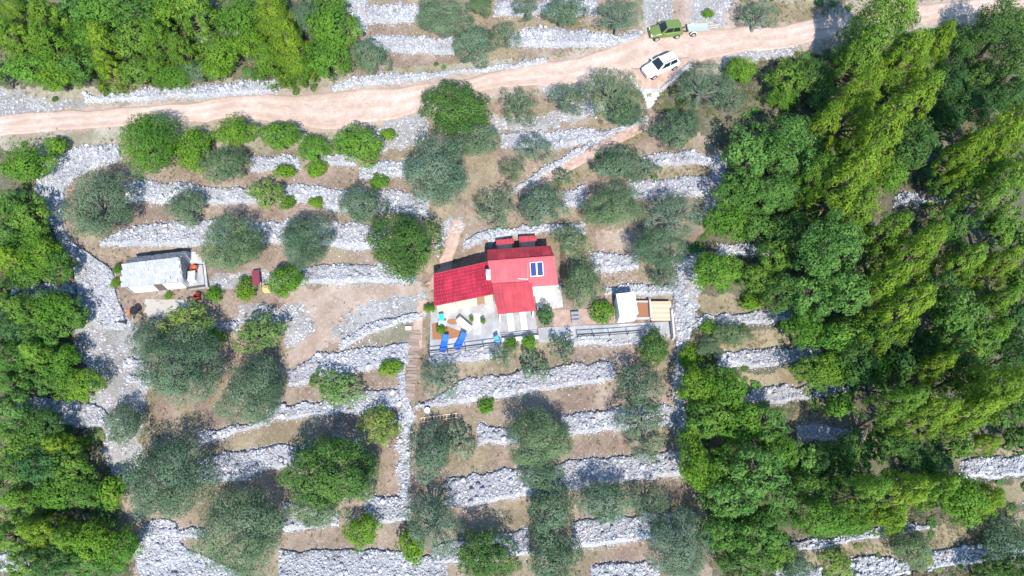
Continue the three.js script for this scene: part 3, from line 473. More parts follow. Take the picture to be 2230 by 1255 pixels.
for (const t of [
  ['bright', 56, 361, 57, 44, 'dense green bush at the left edge beside the curved rubble heap'],
  ['bright', 122, 320, 26, 27, 'small yellowish bush above the curved rubble heap', 0, 2],
  ['bright', 322, 312, 63, 74, 'tall dense green tree overhanging the road at left', 3.4, 1],
  ['bright', 425, 322, 41, 55, 'pale green bush right of the tall tree overhanging the road', 0, 2],
  ['bright', 511, 290, 46, 36, 'yellow green bush under the road above the grey olive', 0, 4],
  ['olive', 487, 361, 53, 45, 'rounded grey olive below the yellow green roadside bush'],
  ['olive', 210, 446, 76, 84, 'large grey olive inside the curve of the rubble heap'],
  ['olive', 405, 450, 44, 45, 'small round olive directly above the hut'],
  ['olive', 509, 531, 68, 74, 'big olive right of the stone hut'],
  ['fig', 580, 424, 42, 38, 'light green fig on the second terrace below the road'],
  ['bright', 612, 296, 48, 36, 'bright bush in the middle of the bush row below the road', 0, 0],
  ['bright', 680, 326, 32, 36, 'bright bush joined to the right of the middle roadside bush', 0, 3],
  ['shrub', 690, 368, 26, 24, 'low bright shrub trailing below the roadside bush row'],
  ['bright', 778, 315, 57, 43, 'bright spreading bush at the right end of the roadside row', 0, 0],
  ['shrub', 620, 373, 26, 15, 'flat bright shrub between grey olive and roadside bushes'],
  ['shrub', 688, 440, 20, 11, 'tiny bright shrub on the stone bank right of the fig'],
  ['shrub', 825, 398, 21, 20, 'round bright shrub just above the middle olive'],
  ['shrub', 627, 441, 17, 20, 'small bright shrub hugging the right side of the upper fig'],
  ['shrub', 845, 292, 20, 10, 'thin weedy shrub right of the last roadside bush', 0, 4],
  ['olive', 662, 525, 66, 64, 'wide olive midway between hut and dark round tree'],
  ['olive', 790, 451, 47, 52, 'rounded olive touching the dark round tree from above'],
  ['dark', 880, 535, 78, 80, 'dark dense round tree left of the red roofs'],
  ['olive', 962, 375, 78, 90, 'huge grey olive in the top middle below the roadside oak'],
  ['dark', 998, 240, 88, 66, 'dense dark oak overhanging the middle of the road', 2.8, 2],
  ['olive', 1035, 305, 50, 45, 'grey olive tucked under the roadside oak'],
  ['sparse_olive', 1128, 237, 40, 50, 'thin airy olive right of the roadside oak'],
  ['sparse_olive', 1338, 205, 68, 68, 'spreading olive left of the parking pad'],
  ['olive', 1365, 248, 46, 34, 'lower bough of olive right beside the pad corner'],
  ['sparse_olive', 1238, 212, 46, 44, 'open olive between the road and the footpath'],
  ['sparse_olive', 1170, 325, 45, 32, 'open olive above the straight footpath wall'],
  ['sparse_olive', 1118, 370, 32, 30, 'little olive left of the lower end of the footpath'],
  ['olive', 1352, 358, 62, 46, 'dark olive right of the footpath, left of the dry grass bed'],
  ['sparse_olive', 1412, 368, 26, 30, 'small olive at the left end of the dry grass bed'],
  ['olive', 1475, 285, 58, 44, 'olive below the parking pad, above the dry grass bed'],
  ['sparse_olive', 1530, 192, 66, 55, 'airy grey olive right of the parking pad', 0, 1],
  ['bright', 1610, 155, 34, 36, 'rounded bright bush beside the road right of the pad', 0, 2],
  ['sparse_olive', 1592, 218, 36, 40, 'pale olive below the rounded bright bush'],
  ['olive', 1182, 442, 55, 46, 'bushy olive straight above the roof with solar panels'],
  ['sparse_olive', 1082, 455, 50, 48, 'airy olive behind the left half of the house'],
  ['sparse_olive', 1226, 386, 25, 20, 'tiny olive right under the footpath'],
  ['olive', 1335, 455, 70, 54, 'wide olive on the terrace below the dry grass bed'],
  ['sparse_olive', 1468, 468, 74, 58, 'pale bare branched olive near the wood edge', 0, 3],
  ['olive', 1425, 540, 66, 48, 'olive below the pale bare branched one'],
  ['sparse_olive', 1445, 596, 34, 48, 'slim olive leaning on the boundary wall behind the outhouse'],
  ['sparse_olive', 1246, 520, 48, 40, 'open olive at the rear right corner of the house'],
  ['olive', 1268, 612, 46, 52, 'olive close against the right wall of the house'],
  ['shrub', 1314, 676, 27, 27, 'bright shrub left of the white outhouse'],
  ['dark', 1188, 688, 20, 28, 'dark potted looking shrub at the porch right corner'],
  ['shrub', 465, 640, 20, 20, 'round shrub just right of the red barrel'],
  ['shrub', 535, 634, 22, 30, 'oval shrub left of the maroon board'],
  ['bright', 622, 612, 41, 40, 'bright leafy tree right of the maroon board', 0, 0],
  ['shrub', 366, 645, 9, 10, 'tiny yellow green plant at the hut front', 0, 4],
  ['shrub', 255, 588, 10, 12, 'tiny plant at the upper left hut corner'],
  ['shrub', 252, 615, 11, 14, 'tiny plant at the lower left hut corner'],
  ['fig', 408, 702, 54, 42, 'light green fig just below the hut yard'],
  ['bright', 466, 736, 25, 22, 'bright bush between the fig and the biggest left olive', 0, 4],
  ['olive', 398, 802, 97, 92, 'biggest left olive below the hut, dark and dense', 0, 1],
  ['olive', 322, 738, 42, 44, 'olive lobe at the upper left of the biggest left olive'],
  ['fig', 564, 730, 54, 45, 'pale fig above the orange earth path'],
  ['olive', 556, 852, 72, 88, 'tall grey olive right of the biggest left olive'],
  ['fig', 735, 846, 54, 46, 'leafy green fig on the terrace below the stone bank', 0, 3],
  ['fig', 685, 832, 16, 14, 'small sprout left of the lower leafy fig'],
  ['shrub', 850, 800, 28, 20, 'low bright shrub left of the garden steps'],
  ['fig', 826, 926, 46, 46, 'yellow tinged fig left of the upright wall', 0, 4],
  ['olive', 272, 927, 42, 50, 'lone round olive by the lower left rubble'],
  ['olive', 365, 1050, 94, 98, 'big dark olive in the lower left corner of the grove', 0, 1],
  ['dark', 715, 1020, 104, 88, 'sprawling dark tree in the lower middle', 0, 2],
  ['olive', 790, 1030, 42, 62, 'grey olive at the right side of the sprawling dark tree'],
  ['olive', 690, 1115, 60, 40, 'olive boughs below the sprawling dark tree'],
  ['olive', 532, 1152, 96, 106, 'very large grey olive at the bottom, left of centre'],
  ['bright', 790, 1156, 40, 38, 'bright yellow green bush at the bottom middle', 0, 2],
  ['sparse_olive', 960, 822, 46, 44, 'olive just below the blue sun loungers'],
  ['sparse_olive', 1226, 756, 30, 36, 'slim olive below the east walkway'],
  ['sparse_olive', 1165, 796, 32, 46, 'narrow dark olive below the porch', 0, 1],
  ['sparse_olive', 1098, 775, 34, 24, 'small olive in front of the porch wall'],
  ['dark', 1425, 762, 38, 42, 'dark leafy tree below the plank deck', 0, 2],
  ['sparse_olive', 1396, 835, 64, 56, 'wide open olive below the dark leafy tree'],
  ['sparse_olive', 1400, 918, 60, 50, 'open olive at the right end of the lower terraces'],
  ['sparse_olive', 1410, 975, 44, 26, 'thin grey sapling on the lower tan terrace'],
  ['olive', 1178, 952, 84, 66, 'spreading olive in the middle of the lower grove', 0, 4],
  ['shrub', 1060, 885, 19, 20, 'single bright shrub below the pinkish stone bank'],
  ['olive', 938, 990, 48, 76, 'upright olive right of the upright wall'],
  ['sparse_olive', 1002, 962, 34, 50, 'thin olive beside the pale wooden ladder'],
  ['olive', 1175, 1030, 55, 34, 'olive bough hanging over the longest stone bank'],
  ['sparse_olive', 945, 1142, 78, 66, 'broad pale olive at the bottom right of the upright wall'],
  ['bright', 898, 1190, 30, 44, 'bright bush at the foot of the broad pale olive', 0, 4],
  ['olive', 1200, 1108, 58, 66, 'rounded olive below the longest stone bank', 0, 0],
  ['olive', 1206, 1212, 66, 56, 'olive at the bottom edge in the centre right', 0, 1],
  ['olive', 1322, 1096, 64, 52, 'olive second below the longest stone bank'],
  ['sparse_olive', 1415, 1100, 44, 46, 'olive left of the lower wood edge'],
  ['olive', 1490, 1192, 76, 82, 'large pale grey olive at the bottom by the wood edge', 0, 3],
  ['dark', 1055, 1212, 78, 52, 'dark bushy tree at the bottom edge', 0, 2],
  ['olive', 805, 126, 43, 44, 'round silver olive beside the road at top'],
  ['olive', 962, 40, 66, 48, 'big olive at the top edge above the road'],
  ['olive', 1030, 95, 55, 46, 'grey olive leaning towards the road at top'],
  ['sparse_olive', 1102, 75, 35, 36, 'almost leafless olive above the road'],
  ['olive', 1232, 28, 45, 36, 'olive at the top edge left of the green car'],
  ['sparse_olive', 1350, 36, 60, 42, 'airy olive just left of the green car'],
  ['sparse_olive', 1146, 18, 32, 32, 'pale thin olive at the top edge'],
  ['olive', 1046, 10, 32, 28, 'small olive cut by the top edge'],
  ['shrub', 1542, 30, 13, 12, 'small round shrub above the trailer', 0, 4],
  ['sparse_olive', 1650, 32, 46, 36, 'grey scrub olive above the road right of the trailer', 0, 3],
  ['olive', 1986, 1192, 54, 40, 'grey olive in the lower right dry terraces'],
  ['olive', 2190, 1172, 56, 58, 'grey olive at the lower right edge', 0, 1],
  ['fig', 1826, 1226, 36, 34, 'pale leafy bush at the bottom in the lower right'],
  ['olive', 1730, 1232, 40, 40, 'dull olive at the bottom of the wood edge', 0, 1],
]) tree(...t);

// the woods, row by row from left to right; every crown is one tree
const NTH = ['leftmost', 'second from left', 'third from left', 'fourth from left', 'fifth from left', 'sixth from left', 'seventh from left', 'eighth from left', 'ninth from left', 'tenth from left', 'eleventh from left', 'twelfth from left'];
const LOOK = { pine: 'yellow green pine', oak: 'green oak', dark: 'dark evergreen', bright: 'bright green tree', olive: 'grey green tree', fig: 'pale leafy tree', shrub: 'low shrub' };
function row(where, list) {
  list.sort((a, b) => a[1] - b[1]);
  list.forEach(([kind, x, y, rx, ry, high, tint], i) => tree(kind, x, y, rx, ry, `${LOOK[kind]}, ${list.length === 1 ? 'alone' : NTH[i]} ${where}`, high, tint));
}
row('in the top row of the upper left wood', [['pine', 30, 20, 60, 45, 3.5], ['pine', 105, 40, 55, 55, 3.6], ['oak', 165, 20, 36, 40, 3], ['bright', 215, 25, 52, 45, 3, 3], ['oak', 295, 25, 58, 48, 3.5], ['bright', 355, 30, 45, 45, 3], ['pine', 425, 28, 58, 50, 3.8], ['bright', 520, 40, 48, 48, 3, 1], ['pine', 595, 30, 62, 58, 4.2, 4], ['olive', 668, 30, 36, 42, 3], ['bright', 722, 55, 56, 75, 3.4, 0]]);
row('in the middle row of the upper left wood', [['pine', 40, 92, 60, 50, 3.6], ['pine', 110, 100, 58, 52, 3.6, 1], ['bright', 185, 78, 46, 42, 2.6], ['pine', 228, 98, 50, 50, 3.4, 4], ['oak', 288, 88, 48, 46, 3], ['pine', 345, 90, 48, 52, 3.4], ['pine', 395, 110, 40, 46, 3, 1], ['bright', 485, 110, 48, 46, 2.6, 4], ['bright', 545, 95, 34, 40, 2.4], ['pine', 630, 98, 62, 56, 3.8, 4], ['bright', 706, 128, 52, 54, 2.8, 1]]);
row('in the roadside row of the upper left wood', [['oak', 2, 165, 20, 46, 2.2], ['bright', 68, 150, 52, 44, 2.4, 3], ['bright', 122, 168, 46, 36, 2.2], ['oak', 170, 142, 44, 40, 2.4], ['pine', 240, 150, 46, 42, 2.4], ['oak', 300, 155, 42, 34, 2.2], ['pine', 345, 155, 34, 30, 2], ['bright', 385, 165, 40, 26, 1.8, 1], ['olive', 425, 160, 36, 24, 1.6], ['bright', 470, 150, 38, 30, 1.8, 4], ['pine', 590, 138, 50, 40, 2.4], ['pine', 650, 148, 40, 34, 2.2, 1]]);
row('in left edge wood above hut level', [['oak', 20, 455, 52, 46, 3], ['oak', 72, 470, 42, 52, 3], ['oak', 8, 520, 40, 44, 3], ['bright', 62, 525, 46, 40, 2.8, 1]]);
row('in the left edge wood level with the hut', [['pine', 28, 570, 50, 46, 3], ['bright', 88, 560, 46, 44, 2.8, 4], ['oak', 128, 585, 40, 42, 2.6], ['oak', 60, 600, 44, 30, 2.4]]);
row('in the left edge wood just below hut level', [['dark', 8, 640, 36, 42, 2.6], ['oak', 62, 678, 54, 46, 3], ['bright', 118, 670, 48, 46, 2.8, 1], ['oak', 152, 690, 40, 46, 2.4], ['dark', 22, 710, 46, 44, 3], ['oak', 98, 730, 46, 40, 2.8]]);
row('in left edge wood beside biggest left olive', [['oak', 22, 775, 52, 48, 3], ['pine', 85, 775, 54, 46, 3], ['bright', 130, 790, 44, 44, 2.6, 1], ['bright', 172, 842, 46, 42, 2.6, 4], ['oak', 110, 826, 46, 36, 2.4], ['oak', 30, 832, 50, 34, 2.4]]);
row('in left edge wood beside lone round olive', [['oak', 22, 905, 56, 48, 3.2], ['dark', 86, 928, 52, 46, 3.2], ['pine', 128, 970, 48, 38, 2.8, 4], ['oak', 50, 965, 58, 42, 3]]);
row('in left edge wood beside big dark olive', [['oak', 22, 1025, 56, 48, 3.2], ['dark', 92, 1015, 56, 48, 3.4], ['oak', 152, 1020, 48, 46, 3], ['bright', 120, 1075, 52, 42, 2.8, 1], ['oak', 190, 1070, 46, 40, 2.6], ['bright', 242, 1072, 34, 40, 2.2, 4], ['pine', 48, 1090, 56, 42, 2.8]]);
row('in the bottom left corner of the wood', [['oak', 20, 1165, 52, 46, 3], ['pine', 88, 1155, 56, 44, 3], ['pine', 150, 1170, 50, 46, 3, 1], ['bright', 205, 1180, 48, 42, 2.8], ['bright', 262, 1195, 44, 46, 2.6, 1], ['dark', 118, 1225, 50, 40, 2.6], ['oak', 190, 1232, 46, 36, 2.4], ['oak', 50, 1235, 42, 34, 2.4]]);

row('of the tall roadside pines at upper right', [['pine', 1932, 50, 84, 86, 8.5, 3], ['pine', 1882, 118, 58, 62, 6.5, 3], ['pine', 1968, 140, 74, 66, 7, 2], ['pine', 2040, 95, 40, 46, 5]]);
row('right of the tall roadside pines', [['dark', 2062, 180, 40, 44, 4, 1], ['dark', 2120, 232, 46, 44, 4, 1], ['dark', 2060, 262, 44, 40, 3.6, 1], ['dark', 2200, 205, 46, 40, 4, 1], ['dark', 2098, 100, 36, 46, 3.4, 2], ['dark', 2190, 55, 62, 60, 5.5, 2], ['dark', 2222, 130, 40, 50, 7, 2], ['dark', 2140, 165, 46, 34, 3]]);
row('in scrub left of tall roadside pines', [['oak', 1712, 172, 46, 46, 2.6], ['dark', 1768, 160, 42, 44, 3, 2], ['oak', 1800, 215, 38, 34, 2.6], ['bright', 1700, 215, 34, 30, 2, 1]]);
row('in right wood level with dry grass bed', [['oak', 1632, 330, 62, 66, 4.6, 3], ['oak', 1716, 325, 80, 78, 5.8, 3], ['pine', 1790, 282, 50, 52, 5.8, 4], ['pine', 1862, 225, 66, 56, 7.5], ['pine', 1918, 292, 64, 72, 10.3, 4], ['pine', 1990, 228, 58, 58, 6.9], ['dark', 1985, 318, 60, 54, 5.2, 2], ['pine', 2105, 330, 42, 40, 8.6], ['pine', 2168, 300, 52, 66, 10.3, 4], ['pine', 2216, 272, 42, 52, 9.2]]);
row('in right wood level with terraces behind house', [['oak', 1612, 420, 58, 52, 4.1], ['oak', 1690, 420, 70, 48, 4.6], ['bright', 1580, 482, 52, 40, 3.0], ['oak', 1650, 492, 48, 42, 3.4], ['pine', 1770, 392, 48, 46, 6.3, 1], ['pine', 1850, 395, 66, 64, 9.8, 4], ['bright', 1925, 385, 44, 44, 4.6, 0], ['pine', 2120, 398, 60, 46, 5.3, 1], ['pine', 2196, 392, 52, 58, 9.2], ['oak', 2055, 400, 36, 34, 3.4]]);
row('in the right wood level with the solar panels', [['bright', 1556, 594, 56, 48, 3.4, 0], ['oak', 1690, 560, 44, 44, 3.9], ['dark', 1720, 505, 46, 42, 4.6, 2], ['oak', 1800, 545, 80, 74, 8.0, 3], ['pine', 1858, 470, 62, 58, 6.9], ['pine', 1925, 520, 58, 60, 6.9, 1], ['pine', 1998, 545, 62, 54, 9.2, 4], ['oak', 2060, 500, 46, 42, 4.6], ['pine', 2100, 570, 48, 46, 5.3], ['oak', 2182, 495, 48, 50, 4.8], ['pine', 2176, 578, 48, 40, 5.1, 4]]);
row('in the right wood level with the porch', [['oak', 1655, 610, 42, 42, 3.2], ['dark', 1700, 635, 44, 42, 4.1, 2], ['oak', 1768, 640, 60, 56, 5.1, 3], ['oak', 1848, 635, 62, 56, 7.5, 3], ['pine', 1928, 620, 54, 56, 9.2], ['pine', 1970, 672, 62, 60, 9.8, 4], ['dark', 2035, 640, 46, 46, 5.1, 2], ['oak', 2082, 690, 60, 58, 8.0], ['pine', 2178, 655, 40, 40, 4.6], ['oak', 2222, 612, 32, 46, 4.6]]);
row('in the right wood level with the east walkway', [['bright', 1752, 722, 44, 40, 3.4, 1], ['bright', 1838, 732, 60, 36, 4.1, 3], ['oak', 1905, 720, 50, 42, 4.6], ['oak', 2090, 745, 62, 50, 5.5], ['pine', 2154, 730, 38, 48, 5.1], ['bright', 1762, 690, 40, 30, 2.8, 3]]);
row('in right wood one terrace below walkway', [['oak', 1768, 812, 46, 36, 3.2], ['bright', 1812, 800, 42, 40, 3.4, 4], ['dark', 1862, 790, 48, 50, 4.6, 2], ['bright', 1912, 800, 30, 42, 3.7, 1], ['pine', 2036, 800, 42, 40, 5.8], ['dark', 2100, 812, 48, 44, 5.8, 2], ['pine', 2164, 848, 66, 72, 10.3, 4]]);
row('in right wood above lower dry clearing', [['pine', 1962, 880, 56, 48, 9.2, 1], ['pine', 2030, 900, 58, 50, 9.8, 4], ['pine', 2104, 902, 66, 46, 8.0, 2], ['bright', 1830, 885, 30, 36, 3.0, 1], ['oak', 2216, 880, 36, 46, 3.9]]);
row('along the wood edge below the outhouse', [['bright', 1520, 838, 42, 46, 3.4, 4], ['bright', 1580, 850, 44, 50, 3.7, 1], ['oak', 1545, 915, 56, 50, 4.1], ['bright', 1610, 925, 54, 50, 3.9, 0], ['oak', 1672, 925, 48, 46, 3.4], ['bright', 1500, 955, 24, 44, 2.8, 4]]);
row('on wood edge right of longest stone bank', [['bright', 1522, 1025, 44, 60, 3.9, 4], ['oak', 1585, 1010, 54, 50, 4.4], ['oak', 1650, 1030, 66, 60, 6.9, 3], ['bright', 1695, 985, 40, 44, 3.4], ['oak', 1590, 1085, 64, 54, 4.8, 3], ['oak', 1690, 1095, 50, 46, 4.4]]);
row('at the bottom of the wood edge', [['oak', 1578, 1160, 58, 50, 4.1, 1], ['oak', 1650, 1155, 60, 50, 4.4], ['dark', 1620, 1225, 64, 44, 3.7, 2], ['oak', 1690, 1200, 40, 40, 3.2]]);
row('in lower right wood above thin pale wall', [['oak', 1762, 1065, 44, 46, 4.1], ['bright', 1790, 1125, 54, 44, 6.3, 1], ['pine', 1888, 1068, 46, 50, 8.6], ['pine', 1962, 1072, 60, 62, 8.6, 4], ['pine', 2042, 1060, 42, 44, 5.1], ['bright', 2090, 1090, 52, 60, 4.8, 0], ['pine', 2140, 1085, 40, 56, 4.6, 4], ['bright', 1850, 1140, 46, 32, 3.2], ['pine', 1935, 1128, 56, 30, 3.4, 4]]);
row('in shaded lower right wood under clearing', [['dark', 1850, 985, 46, 44, 4.1, 2], ['oak', 1905, 975, 30, 36, 3.2], ['dark', 1962, 965, 40, 36, 3.4, 2], ['pine', 2150, 965, 40, 28, 3.0], ['oak', 2085, 975, 34, 26, 2.5], ['dark', 2215, 960, 30, 36, 3.4, 2]]);
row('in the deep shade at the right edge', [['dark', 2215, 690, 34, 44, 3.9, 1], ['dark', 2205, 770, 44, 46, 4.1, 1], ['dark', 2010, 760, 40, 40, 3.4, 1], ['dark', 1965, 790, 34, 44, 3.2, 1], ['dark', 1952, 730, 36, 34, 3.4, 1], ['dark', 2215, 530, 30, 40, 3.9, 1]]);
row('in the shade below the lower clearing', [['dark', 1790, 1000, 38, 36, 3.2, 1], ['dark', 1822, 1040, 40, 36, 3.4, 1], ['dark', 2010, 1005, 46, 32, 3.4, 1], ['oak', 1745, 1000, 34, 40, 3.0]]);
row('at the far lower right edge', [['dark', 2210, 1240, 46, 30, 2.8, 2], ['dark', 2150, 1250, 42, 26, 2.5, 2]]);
row('on dry terraces right of boundary wall', [['shrub', 1545, 715, 22, 18, 0.7], ['olive', 1595, 730, 42, 28, 1.2], ['shrub', 1500, 778, 26, 34, 0.9, 4], ['shrub', 1640, 660, 30, 16, 0.7, 4], ['olive', 1545, 755, 36, 22, 1]]);
console.log('trees', treeCount);

// ---------------------------------------------------------------- the house
const F = (px, py, h = 0) => flat(px, py, LEVEL + h);
M.redMain = mat(0.46, 0.045, 0.062, 0.5); M.redPorch = mat(0.44, 0.034, 0.046, 0.5); M.redTile = mat(0.4, 0.025, 0.045, 0.3);
const paintMap = speckle(512, 4.3, (u, v, x, y) => { const n = wrapFbm(u, v, 6, 5, 51), st = wrapTwo(u, v, 40, 3, 5); const q = 255 * clamp(0.8 + 0.32 * (n - 0.5) + 0.14 * (st - 0.5) + 0.05 * (hash(x, y) - 0.5)); return [q, clamp(q * (1.0 + 0.1 * (n - 0.5)), 0, 255), q]; });
for (const k of ['redMain', 'redPorch', 'redTile']) { M[k].map = paintMap; M[k].color.multiplyScalar(1.5); }
M.white = mat(0.78, 0.77, 0.75, 0.85); M.cream = mat(0.72, 0.6, 0.38, 0.9); M.black = mat(0.03, 0.03, 0.035, 0.6); M.darkMetal = mat(0.06, 0.06, 0.07, 0.5, { metalness: 0.4 }); M.glass = new THREE.MeshPhysicalMaterial({ color: lin(0.02, 0.025, 0.03), roughness: 0.06, metalness: 0 });
M.wood = mat(0.33, 0.2, 0.11, 0.8); M.paleWood = mat(0.62, 0.5, 0.33, 0.8); M.blue = mat(0.02, 0.13, 0.6, 0.7); M.teal = mat(0.06, 0.6, 0.55, 0.5); M.soil = new THREE.MeshStandardMaterial({ color: lin(0.34, 0.15, 0.075), roughness: 1, bumpMap: gritBump, bumpScale: 0.05 }); M.grey = mat(0.3, 0.3, 0.31, 0.7);
M.cell = new THREE.MeshPhysicalMaterial({ color: lin(0.012, 0.035, 0.16), roughness: 0.4, specularIntensity: 0.3 }); M.alu = mat(0.72, 0.73, 0.75, 0.35, { metalness: 0.8 });
const local = (o) => (name, g, m, parent = o) => part(name, g.translate(-o.position.x, -o.position.y, -o.position.z), m, parent);
function wallRun(pts, y0, y1s, t = 0.25) {          // upright wall panels between ground points, each with its own top heights
  const out = [];
  pts.forEach((a, i) => { const b = pts[(i + 1) % pts.length]; if (y1s[i] == null) return; const [ya, yb] = y1s[i], d = b.clone().sub(a).setY(0).normalize(), n = V(-d.z, 0, d.x).multiplyScalar(t);
    const g = new THREE.BufferGeometry(), q = [V(a.x, y0, a.z), V(b.x, y0, b.z), V(b.x, yb, b.z), V(a.x, ya, a.z)], all = [...q, ...q.map((v) => v.clone().add(n))];
    g.setAttribute('position', new THREE.Float32BufferAttribute(all.flatMap((v) => [v.x, v.y, v.z]), 3)); g.setAttribute('uv', new THREE.Float32BufferAttribute(all.flatMap((v) => [v.x + v.z, v.y]), 2)); g.setIndex([0, 2, 1, 0, 3, 2, 4, 5, 6, 4, 6, 7, 3, 7, 6, 3, 6, 2, 0, 4, 7, 0, 7, 3, 1, 2, 6, 1, 6, 5]);
    const u = g.toNonIndexed(); u.computeVertexNormals(); out.push(u); });
  return out;
}
// ribbed sheet over four corners: nw, ne, se, sw; ribs run down the slope
function sheet(nw, ne, se, sw, { ribs = 0.3, high = 0.02, steps = 0, t = 0.05 } = {}) {
  const W = nw.distanceTo(ne), D = nw.distanceTo(sw), nu = Math.max(2, Math.round(W / ribs) * 6), nv = steps ? Math.round(D / steps) * 5 : 2, pos = [], uv = [], idx = [];
  const up = ne.clone().sub(nw).cross(sw.clone().sub(nw)).normalize().negate(); if (up.y < 0) up.negate();
  for (let side = 0; side < 2; side++) for (let j = 0; j <= nv; j++) for (let i = 0; i <= nu; i++) {
    const u = i / nu, v = j / nv, p = nw.clone().lerp(ne, u).lerp(sw.clone().lerp(se, u), v), s = u * W / ribs, k = steps ? (v * D / steps) % 1 : 0;
    let h = steps ? high * Math.abs(Math.sin(Math.PI * (s + 0.5 * Math.floor(v * D / steps)))) + 0.03 * k : high * (Math.abs((s % 1) - 0.5) < 0.1 ? 1 : 0);
    p.addScaledVector(up, side ? -t : h); pos.push(p.x, p.y, p.z); uv.push(u * W, v * D);
  }
  const n = nu + 1, m = n * (nv + 1);
  for (let j = 0; j < nv; j++) for (let i = 0; i < nu; i++) { const a = j * n + i; idx.push(a, a + n, a + 1, a + 1, a + n, a + n + 1, a + m, a + m + 1, a + m + n, a + m + 1, a + m + n + 1, a + m + n); }
  for (let i = 0; i < nu; i++) { const a = i, b = nv * n + i; idx.push(a, a + 1, a + m, a + 1, a + m + 1, a + m, b, b + m, b + 1, b + 1, b + m, b + m + 1); }
  for (let j = 0; j < nv; j++) { const a = j * n, b = j * n + nu; idx.push(a, a + m, a + n, a + n, a + m, a + m + n, b, b + n, b + m, b + n, b + m + n, b + m); }
  let g = new THREE.BufferGeometry(); g.setAttribute('position', new THREE.Float32BufferAttribute(pos, 3)); g.setAttribute('uv', new THREE.Float32BufferAttribute(uv, 2)); g.setIndex(idx); g = g.toNonIndexed(); g.computeVertexNormals(); return g;
}
{
  const RW = F(1062, 569, 4.2), RE = F(1207, 558, 4.2), RM = RW.clone().lerp(RE, 0.605);
  const house = thing('house', 'white house with red roofs, two solar panels and a tiled side wing', 'house', V(0, LEVEL, -0.5)), H = local(house);
  const NW = F(1061, 544, 3.4), NE = F(1199, 535, 3.4), SE = F(1216, 622, 3.0), SM = F(1152, 626, 3.0), PW = F(1084, 685, 2.45), PE = F(1167, 677, 2.45), MW = F(1071, 617, 3.32), MM = F(1152, 613, 3.32);
  const PT = MW.clone(); PT.y -= 0.07; const PTE = F(1158, 614, 3.25);
  const foot = [V(NW.x + 0.2, 0, NW.z + 0.3), V(NE.x - 0.15, 0, NE.z + 0.3), V(SE.x - 0.3, 0, SE.z - 0.25), V(MW.x + 0.15, 0, SE.z - 0.0)];
  const yN = NW.y - 0.08 + 0.14, yS = SE.y - 0.03, yR = RW.y - 0.14;
  // gable ends rise to the ridge
  const rz = (RW.z + 0), gw = V(RW.x + 0.2, 0, RW.z), ge = V(RE.x - 0.2, 0, RE.z);
  H('wall', merged(wallRun([foot[0], foot[1], ge, foot[2], foot[3], gw], LEVEL - 0.3, [[yN, yN], [yN, yR], [yR, yS], [yS, yS + 0.05], [yS + 0.05, yR], [yR, yN]], 0.25)), M.white);
  const roofN = H('roof', sheet(NW, NE, RE, RW, { ribs: 0.35, high: 0.018 }), M.redMain);
  H('roof', sheet(RW, RM, MM, MW, { ribs: 0.9, high: 0.008 }), M.redMain);
  const roofE = H('roof', sheet(RM.clone().add(V(0, 0.05, 0)), RE.clone().add(V(0, 0.05, 0)), SE.clone().add(V(0, 0.05, 0)), SM.clone().add(V(0, 0.05, 0)), { ribs: 0.9, high: 0.008 }), M.redMain);
  H('porch_roof', sheet(PT, PTE, PE, PW, { ribs: 0.8, high: 0.01 }), M.redPorch);
  H('ridge_cap', rod(RW.clone().add(V(0, 0.03, 0)), RE.clone().add(V(0, 0.05, 0)), 0.06, 8), M.redMain);
  H('gutter', rod(SM.clone().add(V(0, 0.01, 0.06)), SE.clone().add(V(0, 0.01, 0.06)), 0.05), M.white);
  for (const [a] of [[PW], [PE]]) { const q = a.clone().add(V(a === PW ? 0.2 : -0.25, 0, -0.25)); H('porch_post', at(box(0.14, q.y - LEVEL, 0.14, 0.01), q.x, LEVEL + (q.y - LEVEL) / 2 - 0.04, q.z), M.white); }
  // door and window on the white east wall, door behind the porch
  const sw = foot[3], se = foot[2], dir = se.clone().sub(sw).normalize(), on = (t, y, out = 0.03) => { const p = sw.clone().addScaledVector(dir, t); return [p.x, y, p.z + out]; };
  const ang = -Math.atan2(dir.z, dir.x);
  const door = H('door', at(box(0.9, 2.0, 0.06), ...on(1.6, LEVEL + 1.0), 0, ang), M.wood); part('handle', box(0.12, 0.03, 0.06), M.alu, door, [on(1.95, 0)[0], 1.0, on(1.95, 0, 0.09)[2] + 0.5]);
  H('shutter', at(box(0.22, 0.8, 0.05), ...on(3.55, LEVEL + 0.6), 0, ang), M.teal);
  // chimney beside the wing
  const ch = F(1064, 602, 3.0), chim = H('chimney', at(box(0.42, 1.2, 0.55, 0.02), ch.x, ch.y + 0.3, ch.z), M.white); chim.userData.label = 'white chimney'; part('chimney_cap', box(0.5, 0.06, 0.62), M.concrete, chim, [ch.x - house.position.x, ch.y + 0.94 - house.position.y, ch.z - house.position.z]);
  const roofAt = (px, py) => { const b = F(px, py, 3.6), t = clamp((b.z - RM.z) / (SM.z - RM.z)); return lerp(RM.y, SM.y, t) + 0.06; };
  H('roof_pipe', rod(V(F(1128, 608, 3.4).x, LEVEL + 3.5, F(1128, 608, 3.4).z), V(F(1150, 609, 3.4).x, LEVEL + 3.5, F(1150, 609, 3.4).z), 0.035), M.white);
  H('roof_pipe', rod(V(F(1149, 575, 3.9).x, LEVEL + 4.16, F(1149, 575, 3.9).z), V(F(1149, 609, 3.4).x, LEVEL + 3.56, F(1149, 609, 3.4).z), 0.03), M.grey);
  // wing
  const wNW = F(945, 597, 2.9), wNE = F(1063, 570, 2.9), wSE = F(1074, 641, 2.4), wSW = F(946, 667, 2.4);
